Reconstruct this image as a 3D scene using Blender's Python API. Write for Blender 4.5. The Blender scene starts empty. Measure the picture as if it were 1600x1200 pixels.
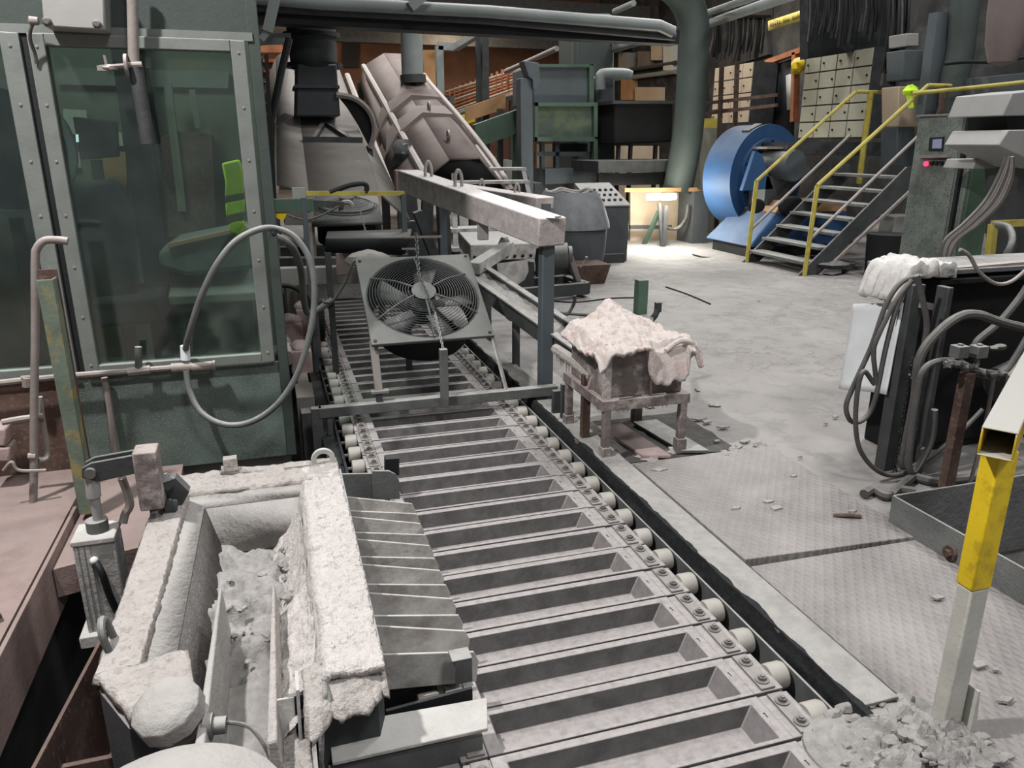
import bpy, bmesh, math, random
from mathutils import Vector, Matrix, noise
random.seed(7)
SC = bpy.context.scene
COL = SC.collection
R = math.radians

# ------------------------------------------------------------------ camera
CAM_H = 1.55
PITCH, YAW, FPX = math.atan(375 / 1200), R(17.24), 1200.0
cd = bpy.data.cameras.new('camera'); cam = bpy.data.objects.new('camera', cd); COL.objects.link(cam)
cam.location = (0, 0, CAM_H); cam.rotation_euler = (math.pi / 2 - PITCH, 0, -YAW)
cd.sensor_width = 36; cd.lens = 27.0; cd.clip_start = .05; cd.clip_end = 200
SC.camera = cam
_f = Vector((math.sin(YAW) * math.cos(PITCH), math.cos(YAW) * math.cos(PITCH), -math.sin(PITCH)))
_r = Vector((math.cos(YAW), -math.sin(YAW), 0)); _u = _r.cross(_f)

# ------------------------------------------------------------------ light and exposure
w = bpy.data.worlds.new('world'); SC.world = w; w.use_nodes = True
w.node_tree.nodes['Background'].inputs[0].default_value = (.96, .96, 1.0, 1)
w.node_tree.nodes['Background'].inputs[1].default_value = .34
SC.view_settings.view_transform = 'Standard'; SC.view_settings.look = 'None'
SC.view_settings.gamma = 1; SC.view_settings.use_curve_mapping = False
SC.view_settings.exposure = -0.38

def lamp(name, kind, loc, energy, color, size=.5, target=None, spot=None, size_y=None):
    l = bpy.data.lights.new(name, kind); l.energy = energy; l.color = color
    if kind == 'AREA':
        l.size = size
        if size_y: l.shape = 'RECTANGLE'; l.size_y = size_y
    else: l.shadow_soft_size = size
    if spot: l.spot_size = R(spot); l.spot_blend = .4
    o = bpy.data.objects.new(name, l); COL.objects.link(o); o.location = loc
    if target: o.rotation_euler = (Vector(target) - Vector(loc)).to_track_quat('-Z', 'Y').to_euler()
    return o
# floodlight high over the casting launder: the hard key light of the photograph
lamp('flood_light', 'SPOT', (-1.7, 2.1, 4.6), 1400, (1, .965, .955), .10, (.7, 2.3, 0), 120)
# high-bay lamps under the hall roof; last one is fill added behind camera
for i, (x, y, e) in enumerate([(4.8, 4.5, 380), (3.5, 10.5, 300), (8.0, 6.5, 220), (3.0, 17, 520), (8.5, 14, 420), (1.5, -2.5, 420)]):
    lamp('high_bay_and_fill_light', 'AREA', (x, y, 7.3), e, (1.0, .99, .985), 1.2, (x, y, 0))
# warm lamps by the far wall and the orange-lit bay
lamp('cabin_fill_light', 'POINT', (-.9, 4.15, 2.75), 130, (.92, 1, .95), .2)  # unseen lamp added to brighten the cabin interior
lamp('warm_bay_light', 'POINT', (6.0, 25, 4.6), 360, (1, .74, .50), .4)
lamp('warm_bay_light', 'POINT', (1.0, 26, 5.5), 240, (1, .70, .44), .4)
lamp('warm_bay_light', 'POINT', (10.2, 17, 4.6), 260, (1, .78, .55), .4)

# ------------------------------------------------------------------ helpers
def W(px, py, y=None, z=None, x=None):
    """point of the hall seen at a photograph position, at a known world y, z or x"""
    d = _f * FPX + _r * (px - 800) + _u * (600 - py)
    if y is not None: t = y / d.y
    elif z is not None: t = (z - CAM_H) / d.z
    else: t = x / d.x
    return Vector((0, 0, CAM_H)) + d * t
V = Vector
BASE = {}
class MB:
    def __init__(s): s.v = []; s.f = []
    def add(s, pts, faces):
        n = len(s.v); s.v += [V(p) for p in pts]; s.f += [tuple(i + n for i in f) for f in faces]; return s
    def hexa(s, p):
        return s.add(p, [(0, 3, 2, 1), (4, 5, 6, 7), (0, 1, 5, 4), (1, 2, 6, 5), (2, 3, 7, 6), (3, 0, 4, 7)])
    def box(s, x0, x1, y0, y1, z0, z1):
        return s.hexa([(x0, y0, z0), (x1, y0, z0), (x1, y1, z0), (x0, y1, z0), (x0, y0, z1), (x1, y0, z1), (x1, y1, z1), (x0, y1, z1)])
    def cbox(s, c, sx, sy, sz, rz=0, m=None):
        M = m or Matrix.Rotation(rz, 3, 'Z'); c = V(c); h = (sx / 2, sy / 2, sz / 2)
        q = [(-1, -1, -1), (1, -1, -1), (1, 1, -1), (-1, 1, -1), (-1, -1, 1), (1, -1, 1), (1, 1, 1), (-1, 1, 1)]
        return s.hexa([c + M @ V((a * h[0], b * h[1], d * h[2])) for a, b, d in q])
    def bar(s, p, q, w, h=None, up=(0, 0, 1)):
        p, q = V(p), V(q); h = h or w; d = (q - p).normalized(); u = V(up)
        if abs(d.dot(u)) > .98: u = V((0, 1, 0))
        a = d.cross(u).normalized() * w / 2; b = a.cross(d).normalized() * h / 2
        return s.hexa([p - a - b, p + a - b, q + a - b, q - a - b, p - a + b, p + a + b, q + a + b, q - a + b])
    def cyl(s, p, q, r, r2=None, n=12, cap=True):
        p, q = V(p), V(q); r2 = r if r2 is None else r2; d = (q - p).normalized()
        u = V((0, 0, 1)) if abs(d.z) < .9 else V((1, 0, 0))
        a = d.cross(u).normalized(); b = d.cross(a); k = []
        for c, rr in ((p, r), (q, r2)):
            k += [c + (a * math.cos(t) + b * math.sin(t)) * rr for t in (2 * math.pi * i / n for i in range(n))]
        f = [(i, (i + 1) % n, n + (i + 1) % n, n + i) for i in range(n)]
        if cap: f += [tuple(range(n - 1, -1, -1)), tuple(range(n, 2 * n))]
        return s.add(k, f)
    def tube(s, pts, r, n=8, sm=6, closed=False):
        P = [V(p) for p in pts]
        if sm and len(P) > 2:
            Q = []; m = len(P); rng = range(m if closed else m - 1)
            for i in rng:
                a, b, c, d = (P[(i - 1) % m] if closed or i > 0 else P[i]), P[i], P[(i + 1) % m], (P[(i + 2) % m] if closed or i + 2 < m else P[(i + 1) % m])
                for k in range(sm):
                    t = k / sm
                    Q.append(.5 * (2 * b + (c - a) * t + (2 * a - 5 * b + 4 * c - d) * t * t + (3 * b - a - 3 * c + d) * t ** 3))
            if not closed: Q.append(P[-1])
            P = Q
        m = len(P); ks = []; ref = None
        for i in range(m):
            d = (P[(i + 1) % m] - P[i - 1]) if closed else (P[min(i + 1, m - 1)] - P[max(i - 1, 0)])
            d.normalize()
            if ref is None: ref = V((0, 0, 1)) if abs(d.z) < .9 else V((1, 0, 0))
            a = d.cross(ref).normalized(); b = a.cross(d).normalized(); ref = b
            rr = r[min(i, len(r) - 1)] if isinstance(r, (list, tuple)) else r
            ks += [P[i] + (a * math.cos(2 * math.pi * j / n) + b * math.sin(2 * math.pi * j / n)) * rr for j in range(n)]
        f = []
        for i in range(m if closed else m - 1):
            for j in range(n):
                i2 = (i + 1) % m
                f.append((i * n + j, i * n + (j + 1) % n, i2 * n + (j + 1) % n, i2 * n + j))
        if not closed: f += [tuple(range(n - 1, -1, -1)), tuple((m - 1) * n + j for j in range(n))]
        return s.add(ks, f)
    def lathe(s, prof, o=(0, 0, 0), axis=(0, 0, 1), n=24, cap=True):
        o = V(o); d = V(axis).normalized(); u = V((0, 0, 1)) if abs(d.z) < .9 else V((1, 0, 0))
        a = d.cross(u).normalized(); b = d.cross(a); ks = []
        for r, h in prof:
            ks += [o + d * h + (a * math.cos(2 * math.pi * j / n) + b * math.sin(2 * math.pi * j / n)) * r for j in range(n)]
        f = []
        for i in range(len(prof) - 1):
            for j in range(n): f.append((i * n + j, i * n + (j + 1) % n, (i + 1) * n + (j + 1) % n, (i + 1) * n + j))
        if cap: f += [tuple(range(n)), tuple((len(prof) - 1) * n + j for j in range(n))]
        return s.add(ks, f)
    def prism(s, pts, vec):
        P = [V(p) for p in pts]; n = len(P); vec = V(vec)
        return s.add(P + [p + vec for p in P], [tuple(range(n)), tuple(range(2 * n - 1, n - 1, -1))] + [(i, (i + 1) % n, n + (i + 1) % n, n + i) for i in range(n)])
    def loft(s, polys, cap=True, closed=True):
        n = len(polys[0]); k = [p for q in polys for p in q]; f = []
        for i in range(len(polys) - 1):
            for j in range(n if closed else n - 1):
                f.append((i * n + j, i * n + (j + 1) % n, (i + 1) * n + (j + 1) % n, (i + 1) * n + j))
        if cap: f += [tuple(range(n)), tuple((len(polys) - 1) * n + j for j in range(n))]
        return s.add(k, f)
    def annulus(s, o, axis, r0, r1, t, n=20, a0=0, a1=360):
        o = V(o); d = V(axis).normalized(); u = V((0, 0, 1)) if abs(d.z) < .9 else V((1, 0, 0))
        a = d.cross(u).normalized(); b = a.cross(d).normalized(); full = a1 - a0 >= 360; m = n if full else n + 1; ks = []
        for i in range(m):
            th = R(a0 + (a1 - a0) * i / n); e = a * math.cos(th) + b * math.sin(th)
            ks += [o + e * r0 - d * t / 2, o + e * r1 - d * t / 2, o + e * r1 + d * t / 2, o + e * r0 + d * t / 2]
        f = []
        for i in range(n):
            j = (i + 1) % m
            for k in range(4): f.append((i * 4 + k, i * 4 + (k + 1) % 4, j * 4 + (k + 1) % 4, j * 4 + k))
        if not full: f += [(0, 1, 2, 3), tuple(n * 4 + k for k in range(4))]
        return s.add(ks, f)
    def grid(s, fn, nu, nv):
        ks = [fn(i / nu, j / nv) for j in range(nv + 1) for i in range(nu + 1)]
        return s.add(ks, [(j * (nu + 1) + i, j * (nu + 1) + i + 1, (j + 1) * (nu + 1) + i + 1, (j + 1) * (nu + 1) + i) for j in range(nv) for i in range(nu)])
    def ell(s, c, rx, ry, rz, n=12, m=8, amp=0, fr=6):
        c = V(c); ks = []; f = []
        for j in range(m + 1):
            ph = math.pi * j / m
            for i in range(n):
                th = 2 * math.pi * i / n; e = V((math.sin(ph) * math.cos(th), math.sin(ph) * math.sin(th), math.cos(ph)))
                k = 1 + amp * noise.noise(e * fr * .3 + c * 9)
                ks.append(c + V((e.x * rx * k, e.y * ry * k, e.z * rz * k)))
        for j in range(m):
            for i in range(n): f.append((j * n + i, j * n + (i + 1) % n, (j + 1) * n + (i + 1) % n, (j + 1) * n + i))
        return s.add(ks, f)

def mesh_of(name, mb, off, m, solid=0, bevel=0, sharp=38, recalc=True):
    me = bpy.data.meshes.new(name)
    me.from_pydata([tuple(p - off) for p in mb.v], [], mb.f)
    if recalc:
        b = bmesh.new(); b.from_mesh(me); bmesh.ops.remove_doubles(b, verts=b.verts, dist=1e-6); bmesh.ops.recalc_face_normals(b, faces=b.faces); b.to_mesh(me); b.free()
    me.polygons.foreach_set('use_smooth', [True] * len(me.polygons))
    me.set_sharp_from_angle(angle=R(sharp))
    me.materials.append(m); me.update()
    return me
def finish(o, solid, bevel):
    if solid:
        k = o.modifiers.new('solid', 'SOLIDIFY'); k.thickness = solid; k.offset = 0
    if bevel:
        k = o.modifiers.new('bevel', 'BEVEL'); k.width = bevel; k.segments = 2; k.limit_method = 'ANGLE'; k.angle_limit = R(40)
def tag(o, label=None, cat=None, group=None, kind=None):
    if label: o['label'] = label
    if cat: o['category'] = cat
    if group: o['group'] = group
    if kind: o['kind'] = kind
    return o
def thing(name, label, cat, loc, group=None):
    o = bpy.data.objects.new(name, None); COL.objects.link(o); o.location = loc; o.empty_display_size = .1
    BASE[o] = V(loc); return tag(o, label, cat, group)
def part(name, mb, m, parent, solid=0, bevel=0, label=None, sharp=38, recalc=True):
    b = BASE[parent]; o = bpy.data.objects.new(name, mesh_of(name, mb, b, m, sharp=sharp, recalc=recalc)); COL.objects.link(o)
    o.parent = parent; BASE[o] = b; finish(o, solid, bevel)
    if label: o['label'] = label
    return o
def solo(name, mb, m, label=None, cat=None, group=None, kind=None, solid=0, bevel=0, sharp=38, recalc=True):
    xs = [p.x for p in mb.v]; ys = [p.y for p in mb.v]; zs = [p.z for p in mb.v]
    b = V(((min(xs) + max(xs)) / 2, (min(ys) + max(ys)) / 2, min(zs)))
    o = bpy.data.objects.new(name, mesh_of(name, mb, b, m, sharp=sharp, recalc=recalc)); COL.objects.link(o); o.location = b; BASE[o] = b
    finish(o, solid, bevel); return tag(o, label, cat, group, kind)
def struct(name, mb, m, **k): return solo(name, mb, m, kind='structure', **k)
def copy_tree(o, parent=None):
    c = o.copy(); COL.objects.link(c); c.parent = parent; BASE[c] = BASE.get(o, V((0, 0, 0)))
    for ch in o.children: copy_tree(ch, c)
    return c
def nz(x, y, z=0, s=1, o=3):
    return noise.fractal(V((x * s, y * s, z * s)), 1.0, 2.0, o)
# ------------------------------------------------------------------ materials (all procedural)
MATS = {}
def srgb(h):
    h = h.lstrip('#'); c = [int(h[i:i + 2], 16) / 255 for i in (0, 2, 4)]
    return tuple(((x + .055) / 1.055) ** 2.4 if x > .04045 else x / 12.92 for x in c) + (1,)
DUST = srgb('b9b6b2')
def mat(name, col, rough=.75, metal=0.0, crack=None, cks=1.2, dust=DUST, damt=.75, var=.3, vs=7, bump=.25, bs=60, speck=.0, speckcol='c9cbc6', sps=70, stain=None, stamt=.5, sts=4, spec=.35, bd=.01):
    m = bpy.data.materials.new(name); m.use_nodes = True; N = m.node_tree.nodes; L = m.node_tree.links
    P = N['Principled BSDF']; P.inputs['Roughness'].default_value = rough; P.inputs['Metallic'].default_value = metal
    P.inputs['Specular IOR Level'].default_value = spec
    geo = N.new('ShaderNodeNewGeometry'); c = srgb(col) if isinstance(col, str) else col
    def noi(scale, det=5, rg=.6):
        n = N.new('ShaderNodeTexNoise'); n.inputs['Scale'].default_value = scale; n.inputs['Detail'].default_value = det; n.inputs['Roughness'].default_value = rg
        L.new(geo.outputs['Position'], n.inputs['Vector']); return n
    def ramp(src, a, b, lo=0, hi=1):
        r = N.new('ShaderNodeMapRange'); r.inputs[1].default_value = a; r.inputs[2].default_value = b; r.inputs[3].default_value = lo; r.inputs[4].default_value = hi
        L.new(src, r.inputs[0]); return r.outputs[0]
    def mix(fac, a, b):
        x = N.new('ShaderNodeMix'); x.data_type = 'RGBA'
        if hasattr(fac, 'links'): L.new(fac, x.inputs[0])
        else: x.inputs[0].default_value = fac
        for s, v in ((6, a), (7, b)):
            if hasattr(v, 'links'): L.new(v, x.inputs[s])
            else: x.inputs[s].default_value = v
        return x.outputs[2]
    def mul(a, b):
        x = N.new('ShaderNodeMath'); x.operation = 'MULTIPLY'; L.new(a, x.inputs[0])
        if hasattr(b, 'links'): L.new(b, x.inputs[1])
        else: x.inputs[1].default_value = b
        return x.outputs[0]
    n1 = noi(vs)
    out = mix(ramp(n1.outputs[0], .32, .68), tuple(x * (1 - var) for x in c[:3]) + (1,), tuple(min(1, x * (1 + var)) for x in c[:3]) + (1,))
    if stain:
        out = mix(mul(ramp(noi(sts, 6, .65).outputs[0], .5, .62), stamt), out, srgb(stain))
    if crack:
        sb = N.new('ShaderNodeMath'); sb.operation = 'SUBTRACT'; L.new(noi(cks, 7, .62).outputs[0], sb.inputs[0]); sb.inputs[1].default_value = .5
        ab = N.new('ShaderNodeMath'); ab.operation = 'ABSOLUTE'; L.new(sb.outputs[0], ab.inputs[0])
        out = mix(mul(ramp(ab.outputs[0], .004, .016, 1, 0), ramp(noi(.9).outputs[0], .42, .6, 0, .75)), out, srgb(crack))
    if damt and dust is not None:
        sep = N.new('ShaderNodeSeparateXYZ'); L.new(geo.outputs['Normal'], sep.inputs[0])
        out = mix(mul(ramp(sep.outputs[2], .25, .85), ramp(noi(vs * 2.3).outputs[0], .28, .6, damt * .55, damt)), out, dust if not isinstance(dust, str) else srgb(dust))
    if speck:
        out = mix(ramp(noi(sps, 2, .5).outputs[0], .56, .66, 0, speck), out, srgb(speckcol))
    L.new(out, P.inputs['Base Color'])
    if bump:
        b = N.new('ShaderNodeBump'); b.inputs['Strength'].default_value = bump; b.inputs['Distance'].default_value = bd
        L.new(noi(bs, 6, .65).outputs[0], b.inputs['Height']); L.new(b.outputs[0], P.inputs['Normal'])
    MATS[name] = m; return m
def glow(name, col, s):
    m = bpy.data.materials.new(name); m.use_nodes = True; N = m.node_tree.nodes
    e = N.new('ShaderNodeEmission'); e.inputs[0].default_value = srgb(col); e.inputs[1].default_value = s
    m.node_tree.links.new(e.outputs[0], N['Material Output'].inputs[0]); MATS[name] = m; return m
def glassy(name, tint='cbd6d0', dirt=.03, gloss=.06):
    m = bpy.data.materials.new(name); m.use_nodes = True; N = m.node_tree.nodes; L = m.node_tree.links
    t = N.new('ShaderNodeBsdfTransparent'); t.inputs[0].default_value = srgb(tint)
    g = N.new('ShaderNodeBsdfGlossy'); g.inputs['Roughness'].default_value = .08; g.inputs[0].default_value = (.8, .9, .87, 1)
    d = N.new('ShaderNodeBsdfDiffuse'); d.inputs[0].default_value = srgb('9aa8a0')
    n = N.new('ShaderNodeTexNoise'); n.inputs['Scale'].default_value = 5; n.inputs['Detail'].default_value = 6
    geo = N.new('ShaderNodeNewGeometry'); L.new(geo.outputs['Position'], n.inputs['Vector'])
    r = N.new('ShaderNodeMapRange'); r.inputs[1].default_value = .35; r.inputs[2].default_value = .75; r.inputs[3].default_value = dirt * .4; r.inputs[4].default_value = dirt * 1.6
    L.new(n.outputs[0], r.inputs[0])
    m1 = N.new('ShaderNodeMixShader'); m1.inputs[0].default_value = gloss; L.new(t.outputs[0], m1.inputs[1]); L.new(g.outputs[0], m1.inputs[2])
    m2 = N.new('ShaderNodeMixShader'); L.new(r.outputs[0], m2.inputs[0]); L.new(m1.outputs[0], m2.inputs[1]); L.new(d.outputs[0], m2.inputs[2])
    L.new(m2.outputs[0], N['Material Output'].inputs[0]); MATS[name] = m; return m
def checker(name):
    m = mat(name, '8f8b89', rough=.7, damt=0, var=.16, vs=3, bump=0, stain='75706e', stamt=.35, sts=2.2, speck=.25, speckcol='a3a09c', sps=90)
    N = m.node_tree.nodes; L = m.node_tree.links; geo = N.new('ShaderNodeNewGeometry')
    def wave(rot, sc):
        mp = N.new('ShaderNodeMapping'); mp.inputs['Rotation'].default_value = (0, 0, R(rot)); L.new(geo.outputs['Position'], mp.inputs[0])
        q = N.new('ShaderNodeTexWave'); q.inputs['Scale'].default_value = sc; q.inputs['Distortion'].default_value = .2; L.new(mp.outputs[0], q.inputs[0]); return q.outputs[1]
    a = N.new('ShaderNodeMath'); a.operation = 'MAXIMUM'; L.new(wave(38, 9), a.inputs[0]); L.new(wave(-38, 9), a.inputs[1])
    nz_ = N.new('ShaderNodeTexNoise'); nz_.inputs['Scale'].default_value = 45; L.new(geo.outputs['Position'], nz_.inputs['Vector'])
    s = N.new('ShaderNodeMath'); s.operation = 'ADD'; L.new(a.outputs[0], s.inputs[0]); L.new(nz_.outputs[0], s.inputs[1])
    b = N.new('ShaderNodeBump'); b.inputs['Strength'].default_value = .55; b.inputs['Distance'].default_value = .008; L.new(s.outputs[0], b.inputs['Height'])
    L.new(b.outputs[0], N['Principled BSDF'].inputs['Normal']); return m

M_floor = mat('dusty_concrete', '94918e', crack='716e6b', cks=2.6, rough=.85, damt=0, var=.13, vs=1.3, bump=.8, bs=9, stain='737270', stamt=.5, sts=5.5, speck=.35, speckcol='a3a19d', sps=11)
M_check = checker('dusty_checker_plate')
M_redfloor = mat('reddish_dusty_floor', '8a7772', rough=.85, damt=.25, dust='a59b97', var=.2, vs=4, bump=.4, bs=30, stain='5e4b45', stamt=.5)
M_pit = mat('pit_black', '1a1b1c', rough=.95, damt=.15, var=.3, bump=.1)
M_mould = mat('mould_iron', '5f5d5d', rough=.62, damt=.92, dust='a5a09e', var=.22, vs=16, bump=.25, bs=90, stain='4a4948', stamt=.55, sts=12)
M_link = mat('link_plate', '74716e', rough=.6, damt=.7, dust='9c9894', var=.2, vs=20, bump=.2)
M_bolt = mat('bolt_steel', '5a5855', rough=.5, damt=.5, dust='9b9793', var=.2, bump=.1)
M_roller = mat('roller_cream', '96938c', rough=.55, damt=.35, dust='bcb8b1', var=.12, vs=8, bump=.08)
M_steel = mat('dusty_steel', '585a59', rough=.65, damt=.8, dust='a9a8a4', var=.25, vs=8, bump=.25)
M_dsteel = mat('dark_steel', '3a3c3d', rough=.65, damt=.65, dust='8d8d8a', var=.25, vs=8, bump=.25)
M_beam = mat('conveyor_beam_dust', '6b6d6b', rough=.8, damt=.9, dust='aaa8a4', var=.2, vs=6, bump=.6, bs=45, bd=.02)
M_soot = mat('black_dust', '1d1f20', rough=.95, damt=.2, dust='45474a', var=.5, vs=40, bump=.9, bs=70)
M_crust = mat('white_crust', 'b3ada8', rough=.95, damt=.6, dust='bdb8b3', var=.16, vs=14, bump=1.0, bs=30, bd=.03, stain='9d918b', stamt=.45, sts=9, speck=.5, speckcol='8f8a86', sps=45)
M_refr = mat('trough_refractory', '9d9b97', rough=.88, damt=.5, dust='aba8a4', var=.14, vs=6, bump=.5, bs=40, bd=.02, stain='8d8a88', stamt=.3)
M_crust_hot = mat('hotspot_white_crust', 'c9c4c0', rough=.95, damt=.6, dust='d2cdc9', var=.12, vs=14, bump=1.0, bs=30, bd=.03, stain='b5aba6', stamt=.45, sts=9, speck=.4, speckcol='a39e9a', sps=45)  # white salts, lightened further to hold the key light's hotspot
M_gravel = mat('shaded_granular_liner', '6d6a67', rough=.95, damt=.3, dust='8a8784', var=.25, vs=30, bump=1.0, bs=90, bd=.02, speck=.6, speckcol='8d8985', sps=120)  # granular liner, darkened to hold the left wall's shade
M_dross = mat('dross_grey', '8d8b88', rough=.95, damt=.4, dust='a3a19d', var=.3, vs=20, bump=.9, bs=45)
M_tside = mat('trough_shell', '3b3d3f', rough=.75, damt=.5, var=.2, bump=.2)
M_lblade = mat('spout_plate', 'b0aeaa', rough=.7, damt=.8, dust='b9b8b4', var=.22, vs=14, bump=.3, stain='6b564c', stamt=.4, sts=8)
M_green = mat('cabin_green', '525d57', rough=.55, damt=.5, dust='8d938e', var=.3, vs=5, bump=.2, speck=.45, speckcol='8a928e', sps=150, stain='5f6d66', stamt=.5, sts=3)
M_green2 = mat('header_green', '38413d', rough=.6, damt=.5, var=.2, vs=4, bump=.15, stain='2c3331', stamt=.5)
M_rust = mat('rusty_brown', '54423a', rough=.85, damt=.4, dust='8a7a74', var=.35, vs=5, bump=.3, speck=.35, speckcol='7c6d67', sps=50, stain='33261f', stamt=.6, sts=3)
M_alu = mat('window_frame_alu', '686d69', rough=.55, damt=.7, dust='a9aca7', var=.14, vs=8, bump=.1, stain='676a64', stamt=.4)
M_gbox = mat('grey_box_paint', '8a8a87', rough=.5, damt=.5, var=.08, vs=4, bump=.05)
M_post = mat('green_post_paint', '5d685c', rough=.6, damt=.4, dust='90958d', var=.2, vs=9, bump=.2, stain='9a8238', stamt=.55, sts=11)
M_pipe = mat('dusty_pipe', '7d7671', rough=.7, damt=.9, dust='b8afa9', var=.15, vs=12, bump=.2)
M_hose = mat('grey_hose', '5f6260', rough=.6, damt=.8, dust='a5a6a2', var=.15, vs=14, bump=.1)
M_cable = mat('dusty_cable', '4b4a48', rough=.75, damt=.85, dust='8b8985', var=.2, vs=14, bump=.3)
M_yellow = mat('safety_yellow', 'd6b81e', rough=.5, damt=.45, dust='c2bda6', var=.08, vs=7, bump=.15, stain='6b5320', stamt=.35, sts=22)
M_yrail = mat('rail_yellow', 'a89c48', rough=.55, damt=.4, dust='c8c49a', var=.15, vs=5, bump=.1, stain='8a6f2a', stamt=.5, sts=6)
M_ytube = mat('dusty_yellow_tube', 'b89b1e', rough=.6, damt=1.7, dust='a5a49e', var=.12, vs=9, bump=.2, stain='5c4a1c', stamt=.5, sts=17)
M_dpost = mat('dusty_paint_post', 'b3b2aa', rough=.8, damt=.6, dust='c2c1ba', var=.1, vs=9, bump=.3, stain='9b9885', stamt=.4)
M_fanplate = mat('fan_panel_grey', '555655', rough=.6, damt=.6, dust='72736f', var=.1, vs=5, bump=.1)
M_fanwire = mat('fan_guard_wire', '3a3c3d', rough=.6, damt=.7, dust='6a6c69', var=.15, bump=0)
M_black = mat('black_void', '111213', rough=.9, damt=.25, dust='3c3d3d', var=.3, bump=.15)
M_hood = mat('hood_sheet', '7b7772', rough=.75, damt=.55, dust='a29b95', var=.12, vs=3, bump=.2, stain='6f6a66', stamt=.4, sts=2)
M_hood2 = mat('pinkish_hood_sheet', '6d6360', rough=.75, damt=.5, dust='958983', var=.12, vs=2, bump=.2, stain='6a605c', stamt=.4, sts=1.4)
M_duct = mat('dark_duct', '35383a', rough=.6, damt=.5, dust='6c6f70', var=.2, vs=3, bump=.15)
M_duct2 = mat('galvanised_duct', '7b8280', rough=.5, damt=.4, var=.15, vs=2, bump=.08)
M_bigduct = mat('painted_grey_duct', '3e4643', rough=.6, damt=.4, dust='7d8580', var=.18, vs=1.5, bump=.1)
M_launder = mat('launder_lit_dust', 'a49d9a', rough=.85, damt=1.0, dust='e2dedb', var=.2, vs=14, bump=.6, bs=40)  # top dust whitened in place of the light the beam lacks
M_pot = mat('ladle_grey', '6b6e70', rough=.7, damt=.6, dust='8b8e8f', var=.2, vs=9, bump=.4, bs=40)
M_cab = mat('cabinet_dark_grey', '45494b', rough=.6, damt=.5, dust='8c8f8e', var=.12, vs=4, bump=.1)
M_blanket = mat('pinkish_blanket', 'b9afaa', rough=.95, damt=.6, dust='c9c1bc', var=.14, vs=12, bump=1.0, bs=26, stain='b08a80', stamt=.45, sts=6)
M_boxcart = mat('crusted_box', '6a625f', rough=.85, damt=.6, dust='b6aca7', var=.35, vs=12, bump=.7, bs=30, stain='b7ada8', stamt=.6, sts=9)
M_foil = mat('foil_blanket', 'c4c2be', rough=.75, damt=.4, dust='d3d1cd', var=.14, vs=10, bump=1.0, bs=22)
M_white = mat('white_sheet', 'd2d6d8', rough=.6, damt=.2, var=.06, bump=.08)
M_blue = mat('blower_blue', '264a73', rough=.62, damt=.6, dust='6f7880', var=.18, vs=2.5, bump=.08, spec=.5)
M_cream = mat('cream_cabinet', 'a9a795', rough=.55, damt=.3, var=.08, vs=2, bump=.05, stain='96937f', stamt=.4)
M_creamw = mat('peach_cabinet', 'b5a48e', rough=.55, damt=.3, var=.1, vs=2, bump=.05)
M_ctrl = mat('speckled_control_box', '6a716b', rough=.7, damt=.5, var=.2, vs=5, bump=.3, speck=.7, speckcol='333a36', sps=60, stain='3b423d', stamt=.5)
M_ctrlg = mat('control_box_green', '4c6350', rough=.6, damt=.4, var=.15, vs=3, bump=.1, stain='39493d', stamt=.4)
M_wallb = mat('sooty_wall', '2a2c2d', rough=.9, damt=.3, var=.5, vs=1.4, bump=.5, bs=9, stain='484b4b', stamt=.5, sts=2.2)
M_wallo = mat('brown_brick_wall', '63493c', rough=.9, damt=.2, dust='8a7264', var=.25, vs=1.2, bump=.3, bs=9, stain='4f3c33', stamt=.5, sts=.7)
M_roof = mat('roof_dark', '35373a', rough=.9, damt=.1, var=.3, vs=1, bump=.1)
M_tan = mat('tan_panel', 'a8835c', rough=.8, damt=.2, var=.2, vs=1.5, bump=.1)
M_orange = mat('rust_orange', '9c6446', rough=.85, damt=.3, dust='a98a76', var=.35, vs=3, bump=.2)
M_mgreen = mat('machine_green', '45594c', rough=.6, damt=.5, dust='7b8a80', var=.2, vs=2, bump=.1)
M_mgrey = mat('machine_slate', '4c5357', rough=.6, damt=.5, dust='7f8788', var=.15, vs=2, bump=.1)
M_moss = mat('machine_panel_worn', '46524a', rough=.7, damt=.2, var=.15, vs=2, bump=.1, stain='66704a', stamt=.45, sts=3)
M_signy = mat('sign_yellow', 'c4b457', rough=.6, damt=0, var=.06, bump=0)
M_signink = mat('sign_faded_ink', '8f7a3a', rough=.7, damt=0, var=.1, bump=0)
M_vest = mat('hi_vis_lime', 'c2ee36', rough=.7, damt=0, var=.08, vs=6, bump=.1)
M_vgrey = mat('vest_band', '5d6b58', rough=.5, damt=0, var=.06, bump=0)
M_navy = mat('navy_cloth', '20262d', rough=.9, damt=.15, dust='5a6064', var=.25, vs=6, bump=.2)
M_desk = mat('desk_laminate', '6f766f', rough=.5, damt=.3, var=.1, bump=.05)
M_cwall = mat('cabin_inner_wall', '6a7269', rough=.8, damt=.1, var=.15, vs=2, bump=.05, stain='8a7c4a', stamt=.4, sts=3)
M_paper = mat('paper', 'b9bcb4', rough=.8, damt=0, var=.05, bump=0)
M_screen = glow('pale_screen', 'b4b8d4', .55)
M_red = glow('red_pilot', 'ff2a4a', 6)
M_tube = glow('lamp_tube', 'fff6df', 60)
M_monitor = glow('monitor_glint', 'cfe3ee', 3)
M_bulb = glow('warm_bulb', 'ffe0a0', 18)
M_glass = glassy('cabin_glass')
M_dark = mat('near_black_paint', '16181a', rough=.6, damt=.35, dust='4d4f50', var=.3, bump=.15)
M_lum = mat('pink_red_lump', '9a8682', rough=.85, damt=.5, dust='b3a8a3', var=.2, vs=9, bump=.4)
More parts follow.
